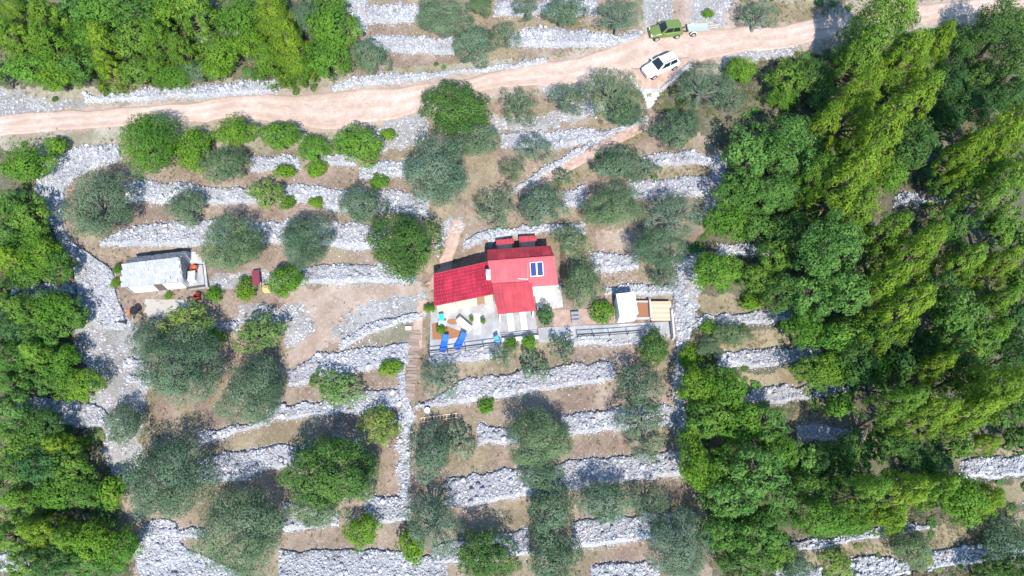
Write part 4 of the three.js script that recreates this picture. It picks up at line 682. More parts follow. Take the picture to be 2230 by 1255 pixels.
  const wing = H('wing_roof', sheet(wNW, wNE, wSE, wSW, { ribs: 0.26, high: 0.05, steps: 0.36 }), M.redTile); wing.userData.label = 'red tiled roof of the wing';
  H('roof_edge', merged([rod(wNW, wSW, 0.05), rod(wSW, wSE, 0.035), rod(wNW, wNE, 0.05)]), M.redTile);
  const wf = [V(wNW.x + 0.15, 0, wNW.z + 0.25), V(wNE.x, 0, wNE.z + 0.25), V(wSE.x - 0.1, 0, wSE.z - 0.25), V(wSW.x + 0.15, 0, wSW.z - 0.22)];
  const ww = H('wing_wall', merged(wallRun(wf, LEVEL - 0.3, [[wNW.y - 0.1, wNW.y - 0.1], [wNE.y - 0.1, wSE.y - 0.04], [wSE.y - 0.05, wSW.y - 0.05], [wSW.y - 0.05, wNW.y - 0.1]], 0.22)), M.cream); ww.userData.label = 'cream wall of the wing';
  const wd = wf[2].clone().sub(wf[3]).normalize(), wa = -Math.atan2(wd.z, wd.x), wp = (t, y, o = 0.03) => { const p = wf[3].clone().addScaledVector(wd, t); return [p.x - wd.z * o, y, p.z + wd.x * o]; };
  H('shutter', at(box(0.06, 1.3, 0.05), ...wp(1.9, LEVEL + 1.5), 0, wa), M.wood);
  H('door', at(box(0.8, 1.95, 0.06), ...wp(4.4, LEVEL + 0.98), 0, wa), M.wood);
  H('door_frame', at(box(0.1, 2.0, 0.12), ...wp(3.9, LEVEL + 1.0, 0.06), 0, wa), M.white);
  // solar panels on rails
  for (let k = 0; k < 2; k++) {
    const x0 = 1154 + k * 14.5, q = [[x0, 572 - k], [x0 + 13.5, 571 - k], [x0 + 15.3, 602 - k * 1.2], [x0 + 1.8, 603 - k * 1.2]].map(([x, y], i) => F(x, y, i < 2 ? 4.18 : 3.6)); q[2].copy(q[1]).add(q[3]).sub(q[0]); const o = thing('solar_panel', k ? 'right blue solar panel of the pair on the red roof' : 'left blue solar panel of the pair on the red roof', 'solar panel', q[3].clone(), 0, 'solar panels on the roof'), S = local(o);
    S('frame', slab(q[0], q[1], q[2], q[3], 0.045), M.alu);
    const cells = [4, 6], mid = (u, v, l = 0.03) => q[0].clone().lerp(q[1], u).lerp(q[3].clone().lerp(q[2], u), v).add(V(0, l, 0));
    S('backing', slab(mid(0.05, 0.03, 0.014), mid(0.95, 0.03, 0.014), mid(0.95, 0.97, 0.014), mid(0.05, 0.97, 0.014), 0.012), M.backing ??= mat(0.03, 0.055, 0.16, 0.6));
    for (let i = 0; i < cells[0]; i++) for (let j = 0; j < cells[1]; j++) { const u0 = 0.07 + 0.86 * i / cells[0] + 0.006, u1 = 0.07 + 0.86 * (i + 1) / cells[0] - 0.006, v0 = 0.045 + 0.91 * j / cells[1] + 0.004, v1 = 0.045 + 0.91 * (j + 1) / cells[1] - 0.004; S('cell', slab(mid(u0, v0), mid(u1, v0), mid(u1, v1), mid(u0, v1), 0.004), M.cell); }
    S('rail', rod(F(1150, 604, 3.4), F(1190, 600, 3.4), 0.025).translate(0, 0.0, k ? 0 : -1.2 ), M.alu);
  }
  // two red covered bins behind the house
  for (const [a, b, c, d, label] of [[[1080, 523], [1119, 519], [1119, 530], [1081, 534], 'left red roofed shelter behind the house'], [[1130, 515], [1168, 513], [1169, 524], [1131, 528], 'right red roofed shelter behind the house']]) {
    const h = 2.6, q = [a, b, c, d].map(([x, y], i) => F(x, y, i < 2 ? h : h - 0.12)), o = thing('lean_to_shelter', label, 'shelter', V(q[3].x, LEVEL, q[3].z), 0, 'red shelters behind the house'), S = local(o);
    S('roof', sheet(q[0], q[1], q[2], q[3], { ribs: 0.3, high: 0.02 }), M.redMain);
    S('back_wall', at(box(q[0].distanceTo(q[1]) - 0.1, h - 0.12, 0.1), (q[0].x + q[1].x) / 2, LEVEL + h / 2 - 0.09, (q[0].z + q[1].z) / 2 + 0.07, 0, 0.05), M.white);
    for (const p of [q[2], q[3]]) S('post', rod(V(p.x + (p === q[2] ? -0.1 : 0.1), LEVEL - 0.1, p.z - 0.1), V(p.x + (p === q[2] ? -0.1 : 0.1), p.y - 0.04, p.z - 0.1), 0.04), M.darkMetal);
  }
}
// ---------------------------------------------------------------- patios, walkway, porch terrace
const outline = (pts, h = 0) => pts.map(([x, y]) => F(x, y, h));
ground('patio', plate(outline([[938, 668], [1075, 655], [1082, 690], [1094, 756], [936, 776]], 0.05), LEVEL + 0.05, 0.35), M.concrete);
M.lightConcrete = new THREE.MeshStandardMaterial({ map: concreteMap, color: lin(1.28, 1.26, 1.24), roughness: 0.95 });
ground('porch_floor', plate(outline([[1070, 622], [1158, 616], [1173, 745], [1093, 752]], 0.1), LEVEL + 0.1, 0.5), M.concrete);
ground('side_yard', plate(outline([[1162, 622], [1222, 618], [1226, 668], [1205, 672], [1172, 690]], 0.06), LEVEL + 0.06, 0.3), M.lightConcrete);
ground('walkway', plate(outline([[1172, 714], [1240, 710], [1330, 707], [1462, 700], [1464, 732], [1250, 738], [1174, 745]], 0.08), LEVEL + 0.08, 0.6), M.concrete);
ground('patio_path', plate(outline([[1031, 682], [1048, 680], [1048, 728], [1031, 730]], 0.09), LEVEL + 0.09, 0.1), M.lightConcrete);
{
  const bed = (name, pts, h = 0.1) => { const m = ground(name, plate(outline(pts, h), LEVEL + h, 0.3), M.soil); return m; };
  const ring = (cx, cy, rx, ry) => Array.from({ length: 20 }, (_, i) => [cx + rx * Math.cos(i / 20 * TAU) * (0.9 + 0.2 * hash(i, 5)), cy + ry * Math.sin(i / 20 * TAU) * (0.9 + 0.2 * hash(i, 9))]);
  bed('flower_bed', [[940, 706], [955, 702], [985, 716], [1004, 722], [1002, 733], [980, 738], [942, 740]]);
  bed('flower_bed', ring(987, 701, 14, 6));
  const gb = ground('garden_bed', plate(outline([[1204, 676], [1338, 670], [1340, 704], [1206, 712]], 0.03), LEVEL + 0.03, 0.3), M.path);
}
// low white front of the porch terrace with two rails
{
  const a = F(1093, 740, 0), b = F(1172, 733, 0), o = thing('terrace_wall', 'low white wall with two rails in front of the porch', 'wall', a), S = local(o);
  S('wall_block', merged(wallRun([a, b], LEVEL - 0.9, [[LEVEL + 0.5, LEVEL + 0.5]], 0.3)), M.white);
  for (const h of [0.75, 1.0]) S('rail', rod(V(a.x, LEVEL + h, a.z + 0.1), V(b.x, LEVEL + h, b.z + 0.1), 0.025), M.darkMetal);
  for (let i = 0; i <= 3; i++) { const p = a.clone().lerp(b, i / 3); S('post', rod(V(p.x, LEVEL + 0.4, p.z + 0.1), V(p.x, LEVEL + 1.02, p.z + 0.1), 0.025), M.darkMetal); }
}
function railing(label, pts, h = 0.95) {
  const w = pts.map(([x, y]) => F(x, y, 0.05)), o = thing('railing', label, 'railing', w[0], 0, 'dark metal railings'), S = local(o);
  w.forEach((p) => S('post', rod(V(p.x, p.y - 0.1, p.z), V(p.x, p.y + h, p.z), 0.045), M.black));
  for (const k of [h, h * 0.5]) for (let i = 0; i < w.length - 1; i++) S('rail', rod(w[i].clone().add(V(0, k, 0)), w[i + 1].clone().add(V(0, k, 0)), 0.04), M.black);
}
railing('dark railing along the walkway below the white outhouse', [[1258, 737], [1292, 735], [1327, 733], [1366, 730], [1403, 727]], 1.0);
railing('dark railing along the west patio behind the blue loungers', [[934, 772], [975, 768], [1014, 762], [1053, 757], [1091, 752]], 0.9);
// loungers
function lounger(label, px, py, turn, m, frame, group) {
  const p = F(px, py, 0.1), o = thing('sun_lounger', label, 'sun lounger', p, turn, group);
  part('bed', box(0.62, 0.07, 1.2, 0.02), m, o, [0, 0.32, 0.28]); part('backrest', box(0.62, 0.07, 0.72, 0.02), m, o, [0, 0.52, -0.58], [0.62, 0, 0]);
  for (const [x, z] of [[-0.26, -0.2], [0.26, -0.2], [-0.26, 0.78], [0.26, 0.78]]) part('leg', box(0.05, 0.32, 0.05), frame, o, [x, 0.14, z]);
}
lounger('left white sun lounger on the terrace before the porch', 1112, 706, 0.12, M.white, M.white, 'white sun loungers');
lounger('right white sun lounger on the terrace before the porch', 1140, 703, 0.12, M.white, M.white, 'white sun loungers');
lounger('left blue sun lounger by the patio railing', 968, 752, -0.2, M.blue, M.white, 'blue sun loungers');
lounger('right blue sun lounger by the patio railing', 1003, 747, -0.45, M.blue, M.white, 'blue sun loungers');
{
  const chair = (label, px, py, turn, m) => { const o = thing('garden_chair', label, 'chair', F(px, py, 0.06), turn); part('seat', box(0.5, 0.05, 0.5, 0.015), m, o, [0, 0.42, 0]); part('backrest', box(0.5, 0.5, 0.05, 0.015), m, o, [0, 0.68, -0.27], [-0.15, 0, 0]); for (const [x, z] of [[-0.21, -0.21], [0.21, -0.21], [-0.21, 0.21], [0.21, 0.21]]) part('leg', box(0.04, 0.42, 0.04), m, o, [x, 0.2, z]); };
  chair('teal plastic chair beside the patio flower bed', 962, 698, 0.1, M.teal);
  chair('light blue chair in the patio corner beside the porch wall', 1084, 745, 0.6, mat(0.12, 0.42, 0.68, 0.5));
  const pale = thing('side_table', 'small pale table in front of the teal chair', 'table', F(964, 708, 0.06)); part('tabletop', box(0.75, 0.04, 0.5, 0.01), mat(0.5, 0.72, 0.7, 0.6), pale, [0, 0.5, 0]); for (const [x, z] of [[-0.3, -0.2], [0.3, -0.2], [-0.3, 0.2], [0.3, 0.2]]) part('leg', box(0.04, 0.5, 0.04), M.white, pale, [x, 0.24, z]);
  const tb = thing('long_table', 'long white table set askew on the patio', 'table', F(1012, 712, 0.06), -0.72); part('tabletop', box(1.75, 0.05, 0.62, 0.01), M.white, tb, [0, 0.74, 0]); for (const [x, z] of [[-0.75, -0.24], [0.75, -0.24], [-0.75, 0.24], [0.75, 0.24]]) part('leg', box(0.05, 0.74, 0.05), M.white, tb, [x, 0.36, z]);
  const pot = (label, px, py, r, leaf) => { const o = thing('potted_plant', label, 'potted plant', F(px, py, 0.06), 0, 'potted plants around the patio'); const g = new THREE.LatheGeometry([[0.001, 0], [0.14, 0], [0.19, 0.3], [0.21, 0.3], [0.21, 0.34], [0.17, 0.34], [0.16, 0.28], [0.001, 0.28]].map(([x, y]) => new THREE.Vector2(x, y)), 12); part('pot', g, mat(0.32, 0.13, 0.07, 0.9), o); const c = part('foliage', protos.shrub0[0].crown, leafSkins[leaf][1], o, [0, 0.55, 0]); c.scale.set(r, r * 0.9, r); };
  pot('potted plant left of the wing front corner, leftmost', 931, 676, 0.42, 'dark'); pot('potted plant at the wing front corner, right of its twin', 942, 676, 0.4, 'dark');
  pot('dark plant in the patio flower bed', 961, 722, 0.55, 'olive'); pot('small pot plant beside the pale patio path', 1052, 703, 0.3, 'dark'); pot('small pot at the end of the white table', 1027, 699, 0.25, 'dark');
  pot('green climbing plant at the foot of the porch wall, left', 1112, 752, 0.75, 'bright'); pot('green climbing plant at the foot of the porch wall, right', 1152, 748, 0.8, 'dark');
}
// ---------------------------------------------------------------- things east of the house
{
  const c = F(1360, 684, 0), o = thing('outhouse', 'small white flat roofed outhouse above the walkway', 'outhouse', V(c.x, LEVEL, c.z), 0.11);
  part('wall', box(1.75, 2.1, 2.15, 0.02), M.white, o, [0, 1.05, -0.2]); part('roof', box(1.85, 0.1, 2.3, 0.02), M.white, o, [0, 2.15, -0.2], [0.05, 0, 0]); part('vent', new THREE.ConeGeometry(0.16, 0.4, 3), M.grey, o, [0.1, 1.6, 0.88], [Math.PI, 0, 0]); const d = part('door', box(0.7, 1.7, 0.04), M.white, o, [-0.45, 0.9, 0.9]); part('handle', box(0.03, 0.12, 0.04), M.darkMetal, d, [0.25, 0, 0.03]);
  const s = thing('soil_box', 'walled box of red brown soil beside the outhouse', 'planter', F(1396, 678, 0)); part('soil', box(1.5, 0.3, 1.6), M.soil, s, [0, 0.2, 0]); for (const [x, z, w, d2, h] of [[-0.8, 0, 0.12, 1.75, 0.45], [0.82, 0, 0.16, 1.9, 0.85], [0, -0.88, 1.7, 0.12, 0.5], [0, 0.86, 1.5, 0.1, 0.4]]) part('side', box(w, h, d2), M.lightConcrete, s, [x, h / 2, z]);
  const k = thing('plank_deck', 'pale wooden plank deck at the right end of the walkway', 'deck', F(1438, 680, 0.3)); const n = 12; for (let i = 0; i < n; i++) part('plank', box(2.05 + 0.1 * hash(i, 3), 0.05, 0.155), [M.paleWood, M.paleWood2 ??= mat(0.56, 0.43, 0.26, 0.8), M.paleWood3 ??= mat(0.67, 0.56, 0.39, 0.8)][i % 3], k, [(hash(i, 8) - 0.5) * 0.08, 0.3 + 0.012 * hash(i, 1), -0.95 + i * 0.172]); for (const x of [-0.85, 0.85]) part('bearer', box(0.1, 0.5, 2.0), M.wood, k, [x, 0.0, 0]);
  const b = thing('garden_bench', 'small grey bench with two slats in the bare garden bed', 'bench', F(1253, 694, 0.03), 0.05); for (const z of [-0.42, 0, 0.42]) part('slat', box(0.85, 0.06, 0.3, 0.01), M.grey, b, [0, 0.42, z]); for (const x of [-0.35, 0.35]) part('leg', box(0.08, 0.4, 1.1), M.grey, b, [x, 0.2, 0]);
  const e = thing('end_wall', 'white concrete wall closing the right end of the walkway', 'wall', F(1462, 712, 0)); part('wall_block', box(0.22, 1.0, 2.9, 0.02), M.lightConcrete, e, [0, 0.5, 0]);
}
// stepped path down beside the west patio
{
  const top = site(905, 722), bottom = site(893, 868), n = 22, o = thing('garden_steps', 'reddish earthen steps going down beside the west patio', 'steps', bottom), tones = [mat(0.3, 0.215, 0.165, 1), mat(0.26, 0.19, 0.145, 1), mat(0.34, 0.26, 0.21, 1)];
  for (let i = 0; i < n; i++) { const p = top.clone().lerp(bottom, i / (n - 1)), y = G(p.x, p.z), g = box(0.9 + 0.3 * hash(i, 2), 0.3, 0.24 + 0.1 * hash(i, 12), 0.02); part('tread', g, tones[i % 3], o, [p.x - o.position.x + (hash(i, 6) - 0.5) * 0.18, y - o.position.y - 0.04 + 0.03 * hash(i, 9), p.z - o.position.z], [0, (hash(i, 4) - 0.5) * 0.25, 0]); }
}
// pale ladder lying on the terrace, white urn beside it
{
  const a = site(914, 921), b = site(996, 910), o = thing('wooden_ladder', 'pale wooden ladder lying on the terrace below the steps', 'ladder', a), d = b.clone().sub(a), w = V(0.03, 0.05, -0.42), S = local(o);
  for (const s of [0, 1]) S('side_rail', rod(a.clone().addScaledVector(w, s).add(V(0, 0.12, 0)), b.clone().addScaledVector(w, s).add(V(0, 0.12, 0)), 0.045), M.paleWood);
  for (let i = 0; i < 12; i++) { const p = a.clone().addScaledVector(d, (i + 0.5) / 12).add(V(0, 0.12, 0)); S('rung', rod(p, p.clone().add(w), 0.035), M.paleWood); }
  const u = thing('garden_urn', 'white rounded urn on a pedestal beside the wooden ladder', 'urn', site(932, 898)); part('bowl', new THREE.LatheGeometry([[0.001, 0.42], [0.14, 0.45], [0.27, 0.62], [0.3, 0.8], [0.24, 0.86], [0.22, 0.8], [0.001, 0.7]].map(([x, y]) => new THREE.Vector2(x, y)), 16), M.white, u); part('pedestal', new THREE.LatheGeometry([[0.001, -0.05], [0.26, -0.05], [0.26, 0.1], [0.12, 0.16], [0.1, 0.4], [0.16, 0.46], [0.001, 0.46]].map(([x, y]) => new THREE.Vector2(x, y)), 14), M.grey, u);
  const w2 = thing('stone_block', 'cream building block on the grassy bed left of the steps', 'block', site(890, 716)); part('block_body', box(0.62, 0.3, 0.34, 0.02), mat(0.66, 0.6, 0.5, 0.9), w2, [0, 0.13, 0], [0, 0.06, 0]);
}

// ---------------------------------------------------------------- stone hut and its yard
{
  const E = (px, py, h = 0) => flat(px, py, hutLevel + h), RW = E(266, 576, 2.95), RE = E(391, 561, 2.95), SW = E(262, 625, 1.95), SE = E(399, 613, 1.95), back = V(0.1, 0, -1.35), NW = E(284, 559, 1.9), NE = E(402, 546, 1.9);
  const o = thing('stone_hut', 'old stone hut with a slab roof and pale plastered front', 'hut', V((SW.x + SE.x) / 2, hutLevel, SW.z)), S = local(o);
  NW.set(RW.x + 0.12, 1.75 + hutLevel, RW.z - 1.3); NE.set(RE.x + 0.12, 1.75 + hutLevel, RE.z - 1.3);
  const f = [V(NW.x + 0.15, 0, NW.z + 0.15), V(NE.x - 0.12, 0, NE.z + 0.15), V(RE.x - 0.12, 0, RE.z), V(SE.x - 0.14, 0, SE.z - 0.18), V(SW.x + 0.16, 0, SW.z - 0.16), V(RW.x + 0.16, 0, RW.z)];
  S('wall', merged(wallRun(f, hutLevel - 0.3, [[1.65, 1.65], [1.65, 2.78], [2.78, 1.85], null, [1.85, 2.78], [2.78, 1.65]].map((a) => a && a.map((y) => y + hutLevel)), 0.3)), M.rubble);
  const front = S('front_wall', merged(wallRun([f[3], f[4]], hutLevel - 0.3, [[1.88 + hutLevel, 1.88 + hutLevel], null], 0.3)), mat(0.72, 0.69, 0.62, 0.95)); front.userData.label = 'pale plastered front wall';
  const d = f[3].clone().sub(f[4]).normalize(), ang = -Math.atan2(d.z, d.x), fp = (t, y, out) => { const p = f[4].clone().addScaledVector(d, t); return [p.x - d.z * out, y + hutLevel, p.z + d.x * out]; };
  S('door', at(box(0.8, 1.5, 0.06), ...fp(3.2, 0.75, 0.05), 0, ang), mat(0.16, 0.1, 0.08, 0.8));
  S('door_step', at(box(1.1, 0.16, 0.4, 0.02), ...fp(3.2, 0.06, 0.25), 0, ang), M.rubble);
  S('roof', slab(RW.clone().add(V(0, -0.06, 0)), RE.clone().add(V(0, -0.06, 0)), SE.clone().add(V(0, -0.06, 0)), SW.clone().add(V(0, -0.06, 0)), 0.12), M.rubble);
  S('roof', slab(NW, NE, RE.clone().add(V(0, -0.07, 0)), RW.clone().add(V(0, -0.07, 0)), 0.12), M.rubble);
  const r = rng(404), slabs = [[], [], []], plates = (a, b, c, e, rows, cols) => { for (let j = 0; j < rows; j++) for (let i = 0; i < cols; i++) { const u = (i + 0.5 + (j % 2) * 0.4 + (r() - 0.5) * 0.3) / (cols + 0.4), v = (j + 0.5) / rows, p = a.clone().lerp(b, u).lerp(e.clone().lerp(c, u), v), sl = Math.atan2(e.y - a.y, e.z - a.z); slabs[Math.floor(r() * 3)].push(at(box(0.36 + 0.16 * r(), 0.045, 0.34 + 0.1 * r()), p.x, p.y + 0.02 + 0.03 * r(), p.z, -sl + (r() - 0.3) * 0.09, 0.1 + (r() - 0.5) * 0.25, (r() - 0.5) * 0.06)); } };
  plates(RW, RE, SE, SW, 7, 15); plates(NW, NE, RE, RW, 5, 15);
  slabs.forEach((l, i) => { const m = S('roof_slabs', merged(l), [mat(0.37, 0.355, 0.35, 0.95), mat(0.34, 0.33, 0.325, 0.95), mat(0.41, 0.395, 0.38, 0.95)][i]); m.userData.kind = 'stuff'; });
  // cistern platform with things on it
  const pf = [[407, 579], [440, 577], [446, 625], [410, 629]].map(([x, y]) => E(x, y, 0.35)), c = thing('cistern_platform', 'low concrete cistern platform at the right end of the hut', 'platform', V(pf[3].x, hutLevel, pf[3].z)), C = local(c);
  C('platform_slab', slab(pf[0], pf[1], pf[2], pf[3], 0.5), M.concrete); C('kerb', merged(wallRun([E(446, 574, 0), E(452, 630, 0)], hutLevel - 0.2, [[hutLevel + 0.6, hutLevel + 0.6], null], -0.22)), M.lightConcrete); 
  const rim = slab(E(404, 549, 0.6), E(440, 549, 0.6), E(440, 571, 0.6), E(406, 572, 0.6), 0.7); C('upper_slab', rim, M.lightConcrete);
  const w = thing('water_box', 'white box on the cistern platform', 'box', E(421, 606, 0.35), 0.15); part('box_body', box(0.75, 0.6, 1.0, 0.03), M.white, w, [0, 0.3, 0]); part('lid', box(0.8, 0.06, 1.05, 0.02), M.lightConcrete, w, [0, 0.63, 0]);
  const bucket = (label, px, py, R, h, base, m) => { const b = thing('tub', label, 'tub', base, 0); part('tub_body', new THREE.LatheGeometry([[0.001, 0.02], [R * 0.8, 0], [R, h], [R * 1.06, h], [R * 0.94, h - 0.02], [R * 0.76, 0.05], [0.001, 0.05]].map(([x, y]) => new THREE.Vector2(x, y)), 18), m, b); part('rim', new THREE.TorusGeometry(R * 1.02, 0.025, 6, 18), m, b, [0, h, 0], [Math.PI / 2, 0, 0]); };
  bucket('orange red tub behind the white box on the platform', 0, 0, 0.36, 0.4, E(424, 588, 0.35), mat(0.5, 0.09, 0.03, 0.5));
  bucket('dark red barrel in front of the platform', 0, 0, 0.28, 0.75, site(433, 650), mat(0.42, 0.06, 0.03, 0.5));
  const bm = thing('timber_beam', 'dark beam lying along the front of the cistern platform', 'beam', E(428, 628, 0.1), 0.16); part('beam_body', box(1.8, 0.14, 0.16, 0.02), mat(0.09, 0.075, 0.06, 0.9), bm, [0, 0.3, 0.0]); for (const x of [-0.7, 0.7]) part('block', box(0.15, 0.35, 0.16), M.rubble, bm, [x, 0.07, 0]);
  // maroon board and yellow box right of the hut
  const mb = thing('maroon_table', 'maroon topped table between the two small trees', 'table', site(562, 612), 0.2); part('tabletop', box(0.75, 0.05, 1.7, 0.01), mat(0.24, 0.04, 0.06, 0.7), mb, [0, 0.75, 0]); for (const [x, z] of [[-0.3, -0.75], [0.3, -0.75], [-0.3, 0.75], [0.3, 0.75]]) part('leg', box(0.06, 0.95, 0.06), M.wood, mb, [x, 0.27, z]);
  const yb = thing('yellow_crate', 'pale yellow crate at the right foot of the maroon table', 'crate', site(583, 632), 0.1); part('crate_body', box(0.75, 0.5, 0.6, 0.02), mat(0.72, 0.52, 0.2, 0.8), yb, [0, 0.2, 0]); part('lid', box(0.78, 0.04, 0.63), mat(0.66, 0.47, 0.18, 0.8), yb, [0, 0.47, 0]);
  // concrete mixer, bench, paving
  const mx = thing('cement_mixer', 'black mixer with an orange motor box in the hut yard', 'mixer', site(300, 684), 0.4); part('drum', new THREE.LatheGeometry([[0.001, -0.42], [0.24, -0.38], [0.4, -0.05], [0.38, 0.12], [0.22, 0.42], [0.24, 0.44], [0.2, 0.42], [0.001, 0.1]].map(([x, y]) => new THREE.Vector2(x, y)), 16), M.black, mx, [0, 0.85, 0], [0.9, 0, 0.3]); part('frame', merged([rod(V(-0.5, 0, -0.4), V(0, 0.95, 0), 0.05), rod(V(0.5, 0, -0.4), V(0, 0.95, 0), 0.05), rod(V(-0.5, 0, 0.4), V(0.0, 0.95, 0), 0.05), rod(V(0.5, 0, 0.4), V(0, 0.95, 0), 0.05)]), M.black, mx); part('motor_housing', box(0.34, 0.4, 0.36, 0.04), mat(0.55, 0.17, 0.04, 0.6), mx, [-0.5, 0.75, -0.1]); for (const x of [-0.5, 0.5]) part('wheel', new THREE.CylinderGeometry(0.2, 0.2, 0.08, 16).rotateZ(Math.PI / 2), M.black, mx, [x, 0.16, -0.4]);
  const nb = thing('plank_bench', 'narrow dark plank bench on the grey rubble in front of the mixer', 'bench', site(266, 704), -0.12); part('seat', box(1.1, 0.06, 0.22, 0.01), M.black, nb, [0, 0.42, 0]); for (const x of [-0.45, 0.45]) part('leg', box(0.06, 0.5, 0.2), M.black, nb, [x, 0.18, 0]);
  const pg = ground('hut_paving', (() => { const l = [], rr = rng(9); for (let i = 0; i < 7; i++) for (let j = 0; j < 4; j++) { const p = site(322 + i * 13 + (j % 2) * 5, 658 + j * 9); l.push(at(box(0.6 + 0.12 * rr(), 0.08, 0.48 + 0.1 * rr()), p.x, p.y + 0.02, p.z, 0.19, (rr() - 0.5) * 0.3, 0)); } return merged(l); })(), mat(0.4, 0.36, 0.31, 0.95));
}

// ---------------------------------------------------------------- vehicles
function car(label, px, py, turn, paint, { len = 4.2, wid = 1.72, high = 1.48, rails = false } = {}, flipRear) {
  const p = site(px, py), nrm = 0, o = thing('parked_car', label, 'car', p, turn); o.position.y += 0.1;
  const L = len / 2, W = wid / 2, body = (() => {                     // lower body: stations along x, cross-section rounded
    const st = [[-L, 0.42, 0.62, 0.74], [-L + 0.12, 0.3, 0.86, 0.92], [-L + 0.5, 0.22, 0.95, 1], [-L * 0.35, 0.2, 0.97, 1], [L * 0.3, 0.2, 0.95, 1], [L * 0.52, 0.2, 0.92, 0.99], [L - 0.45, 0.24, 0.8, 0.96], [L - 0.12, 0.3, 0.7, 0.84], [L, 0.42, 0.58, 0.66]], pos = [], idx = [], n = 12;
    for (const [x, lo, hi, w] of st) for (let k = 0; k < n; k++) { const a = k / n * TAU + TAU / 24, c = Math.cos(a), s = Math.sin(a), e = 0.45, z = Math.sign(c) * Math.pow(Math.abs(c), e) * W * w, y = (lo + hi) / 2 + Math.sign(s) * Math.pow(Math.abs(s), e) * (hi - lo) / 2; pos.push(x, y, z * (s > 0.5 ? 0.93 : 1)); }
    for (let i = 0; i < st.length - 1; i++) for (let k = 0; k < n; k++) { const a = i * n + k, b = i * n + (k + 1) % n; idx.push(a, a + n, b, b, a + n, b + n); }
    for (let k = 1; k < n - 1; k++) { idx.push(0, k, k + 1); const b = (st.length - 1) * n; idx.push(b, b + k + 1, b + k); }
    const g = new THREE.BufferGeometry(); g.setAttribute('position', new THREE.Float32BufferAttribute(pos, 3)); g.setIndex(idx.reverse()); g.computeVertexNormals(); return g;
  })();
  part('body', body, paint, o);
  // cabin: base ring and roof ring
  const B = [V(L * 0.42, 0.9, W * 0.9), V(L * 0.42, 0.9, -W * 0.9), V(-L * 0.9, 0.93, -W * 0.9), V(-L * 0.9, 0.93, W * 0.9)], R = [V(L * 0.06, high, W * 0.68), V(L * 0.06, high, -W * 0.68), V(-L * 0.76, high - 0.03, -W * 0.66), V(-L * 0.76, high - 0.03, W * 0.66)];
  const face = (a, b, c, d) => { const n = b.clone().sub(a).cross(d.clone().sub(a)).normalize(); return [a, b, c, d, n]; };
  const quadG = (a, b, c, d, push) => { const n = b.clone().sub(a).cross(d.clone().sub(a)).normalize().multiplyScalar(push), g = new THREE.BufferGeometry(), q = [a, b, c, d], f = q.map((v) => v.clone().add(n)), k = q.map((v) => v.clone().addScaledVector(n, -1)); g.setAttribute('position', new THREE.Float32BufferAttribute([...f, ...k].flatMap((v) => [v.x, v.y, v.z]), 3)); g.setIndex([0, 1, 2, 0, 2, 3, 4, 6, 5, 4, 7, 6, 0, 4, 5, 0, 5, 1, 1, 5, 6, 1, 6, 2, 2, 6, 7, 2, 7, 3, 3, 7, 4, 3, 4, 0]); const u = g.toNonIndexed(); u.computeVertexNormals(); return u; };
  const side = (s) => { const a = s > 0 ? [B[3], B[0], R[0], R[3]] : [B[1], B[2], R[2], R[1]]; return a; };
  const cab = [quadG(R[0], R[1], R[2], R[3], 0.012), quadG(B[0], B[1], R[1], R[0], 0.01), quadG(B[2], B[3], R[3], R[2], 0.01), quadG(...side(1), 0.01), quadG(...side(-1), 0.01)];
  part('cabin', merged(cab), paint, o);
  const inset = (q, u0, u1, v0, v1) => { const f = (u, v) => q[0].clone().lerp(q[1], u).lerp(q[3].clone().lerp(q[2], u), v); return [f(u0, v0), f(u1, v0), f(u1, v1), f(u0, v1)]; };
  part('windshield', quadG(...inset([B[0], B[1], R[1], R[0]], 0.06, 0.94, 0.06, 0.95), 0.02), M.glass, o);
  part('rear_window', quadG(...inset([B[2], B[3], R[3], R[2]], 0.1, 0.9, 0.3, 0.92), 0.02), M.glass, o);
  for (const s of [1, -1]) for (const [a, b] of s > 0 ? [[0.1, 0.46], [0.5, 0.9]] : [[0.1, 0.5], [0.54, 0.9]]) part('side_window', quadG(...inset(side(s), a, b, 0.14, 0.88), 0.02), M.glass, o);
  part('roof', box(L * 0.74, 0.05, W * 1.28, 0.02), paint, o, [-L * 0.35, high + 0.0, 0]);
  if (rails) for (const z of [-W * 0.6, W * 0.6]) part('roof_rail', box(L * 0.72, 0.05, 0.05, 0.015), M.darkMetal, o, [-L * 0.36, high + 0.06, z]);
  for (const x of [-L * 0.62, L * 0.64]) for (const z of [-W + 0.09, W - 0.09]) { const w = part('wheel', new THREE.CylinderGeometry(0.31, 0.31, 0.2, 20).rotateX(Math.PI / 2), M.black, o, [x, 0.27, z * 1.02]); part('rim', new THREE.CylinderGeometry(0.2, 0.2, 0.02, 14).rotateX(Math.PI / 2), M.alu, w, [0, 0, Math.sign(z) * 0.105]); }
  for (const z of [-W * 0.68, W * 0.68]) { part('headlight', box(0.22, 0.13, 0.34, 0.04), mat(0.75, 0.77, 0.8, 0.1), o, [L - 0.12, 0.6, z * 0.9]); part('tail_light', box(0.12, 0.3, 0.2, 0.03), mat(0.4, 0.02, 0.02, 0.3), o, [-L + 0.12, 0.72, z]); part('mirror', box(0.14, 0.12, 0.2, 0.04), paint, o, [L * 0.3, 0.95, Math.sign(z) * (W + 0.07)]); }
  part('grille', box(0.05, 0.14, W * 0.9, 0.02), M.black, o, [L - 0.02, 0.5, 0]); part('bumper', box(0.1, 0.16, W * 1.35, 0.04), paint, o, [L - 0.04, 0.36, 0]);
  return o;
}
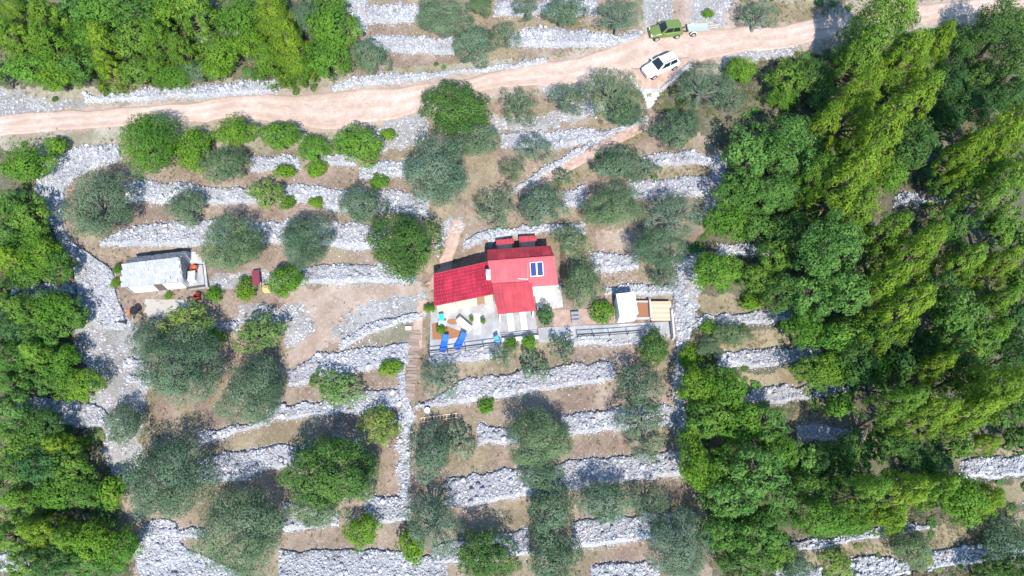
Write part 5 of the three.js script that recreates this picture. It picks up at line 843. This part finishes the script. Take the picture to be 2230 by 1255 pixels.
{
  const paint = (r, g, b) => new THREE.MeshPhysicalMaterial({ color: lin(r, g, b), roughness: 0.35, clearcoat: 0.6, clearcoatRoughness: 0.1 });
  const a = site(1405, 163), b = site(1474, 128), wTurn = Math.PI - Math.atan2(b.z - a.z, b.x - a.x) * 1 ;
  const heading = (x0, y0, x1, y1) => { const p = site(x0, y0), q = site(x1, y1); return Math.atan2(-(p.z - q.z), p.x - q.x); };   // towards the first point
  car('white car with roof rails parked on the pad beside the dirt road', 1437, 152, heading(1404, 166, 1474, 130), paint(0.72, 0.72, 0.71), { len: 4.15, rails: true });
  car('olive green small car with a trailer hitched behind it', 1448, 76, heading(1416, 82, 1482, 72), paint(0.15, 0.21, 0.05), { len: 3.6, wid: 1.62, high: 1.5 });
  const t = thing('car_trailer', 'pale flatbed trailer hitched to the green car', 'trailer', site(1512, 70), heading(1482, 70, 1560, 66) ); t.position.y += 0.08;
  const bed = mat(0.4, 0.45, 0.4, 0.7); part('bed', box(2.3, 0.08, 0.85, 0.02), bed, t, [-0.3, 0.5, 0]); for (const z of [-0.43, 0.43]) { part('side_board', box(2.3, 0.22, 0.04), bed, t, [-0.3, 0.63, z]); const w = part('wheel', new THREE.CylinderGeometry(0.28, 0.28, 0.17, 18).rotateX(Math.PI / 2), M.black, t, [0.25, 0.24, z * 1.45]); part('rim', new THREE.CylinderGeometry(0.17, 0.17, 0.02, 12).rotateX(Math.PI / 2), M.alu, w, [0, 0, Math.sign(z) * 0.09]); part('mudguard', new THREE.TorusGeometry(0.34, 0.05, 6, 14, Math.PI), M.white, t, [0.25, 0.26, z * 1.45]); } part('drawbar', merged([rod(V(0.85, 0.45, 0.4), V(1.75, 0.42, 0), 0.04), rod(V(0.85, 0.45, -0.4), V(1.75, 0.42, 0), 0.04)]), M.darkMetal, t); part('tail_pole', merged([rod(V(-1.4, 0.62, 0.1), V(-2.6, 0.66, 0.2), 0.06), rod(V(-1.4, 0.62, -0.2), V(-2.4, 0.66, -0.1), 0.06)]), bed, t); part('stand', box(0.08, 0.42, 0.08), M.darkMetal, t, [-1.3, 0.26, 0]);
  // concrete retaining corner below the parking pad
  const q = [[1398, 196], [1440, 192], [1418, 232]].map(([x, y]) => site(x, y)), r = thing('pad_corner_wall', 'white concrete corner wall under the parking pad', 'wall', q[2].clone()), S = local(r);
  const y0 = Math.min(...q.map((v) => v.y)) - 0.6, pts = [[1376, 168], [1384, 186], [1400, 197], [1437, 197], [1500, 140]].map(([x, y]) => site(x, y));
  pts.slice(0, -1).forEach((p, i) => { const e = pts[i + 1]; S('wall_segment', merged(wallRun([p, e], Math.min(p.y, e.y) - 0.8, [[p.y + 0.3, e.y + 0.3], null], 0.35)), M.lightConcrete); });
  const lo = [[1400, 200], [1438, 200], [1436, 214], [1418, 234], [1410, 228]].map(([x, y]) => site(x, y)); 
  for (let i = 0; i < 5; i++) { const p = lo[0].clone().lerp(lo[4], i / 4), e = lo[1].clone().lerp(lo[3], i / 4), w = Math.max(0.9, p.distanceTo(e) * 1.15), m = p.clone().add(e).multiplyScalar(0.5); S('step', at(box(w, 0.3, 0.5, 0.02), m.x, G(m.x, m.z) + 0.05, m.z, 0, 0.1), M.lightConcrete); }
}

renderer.render(scene, camera);
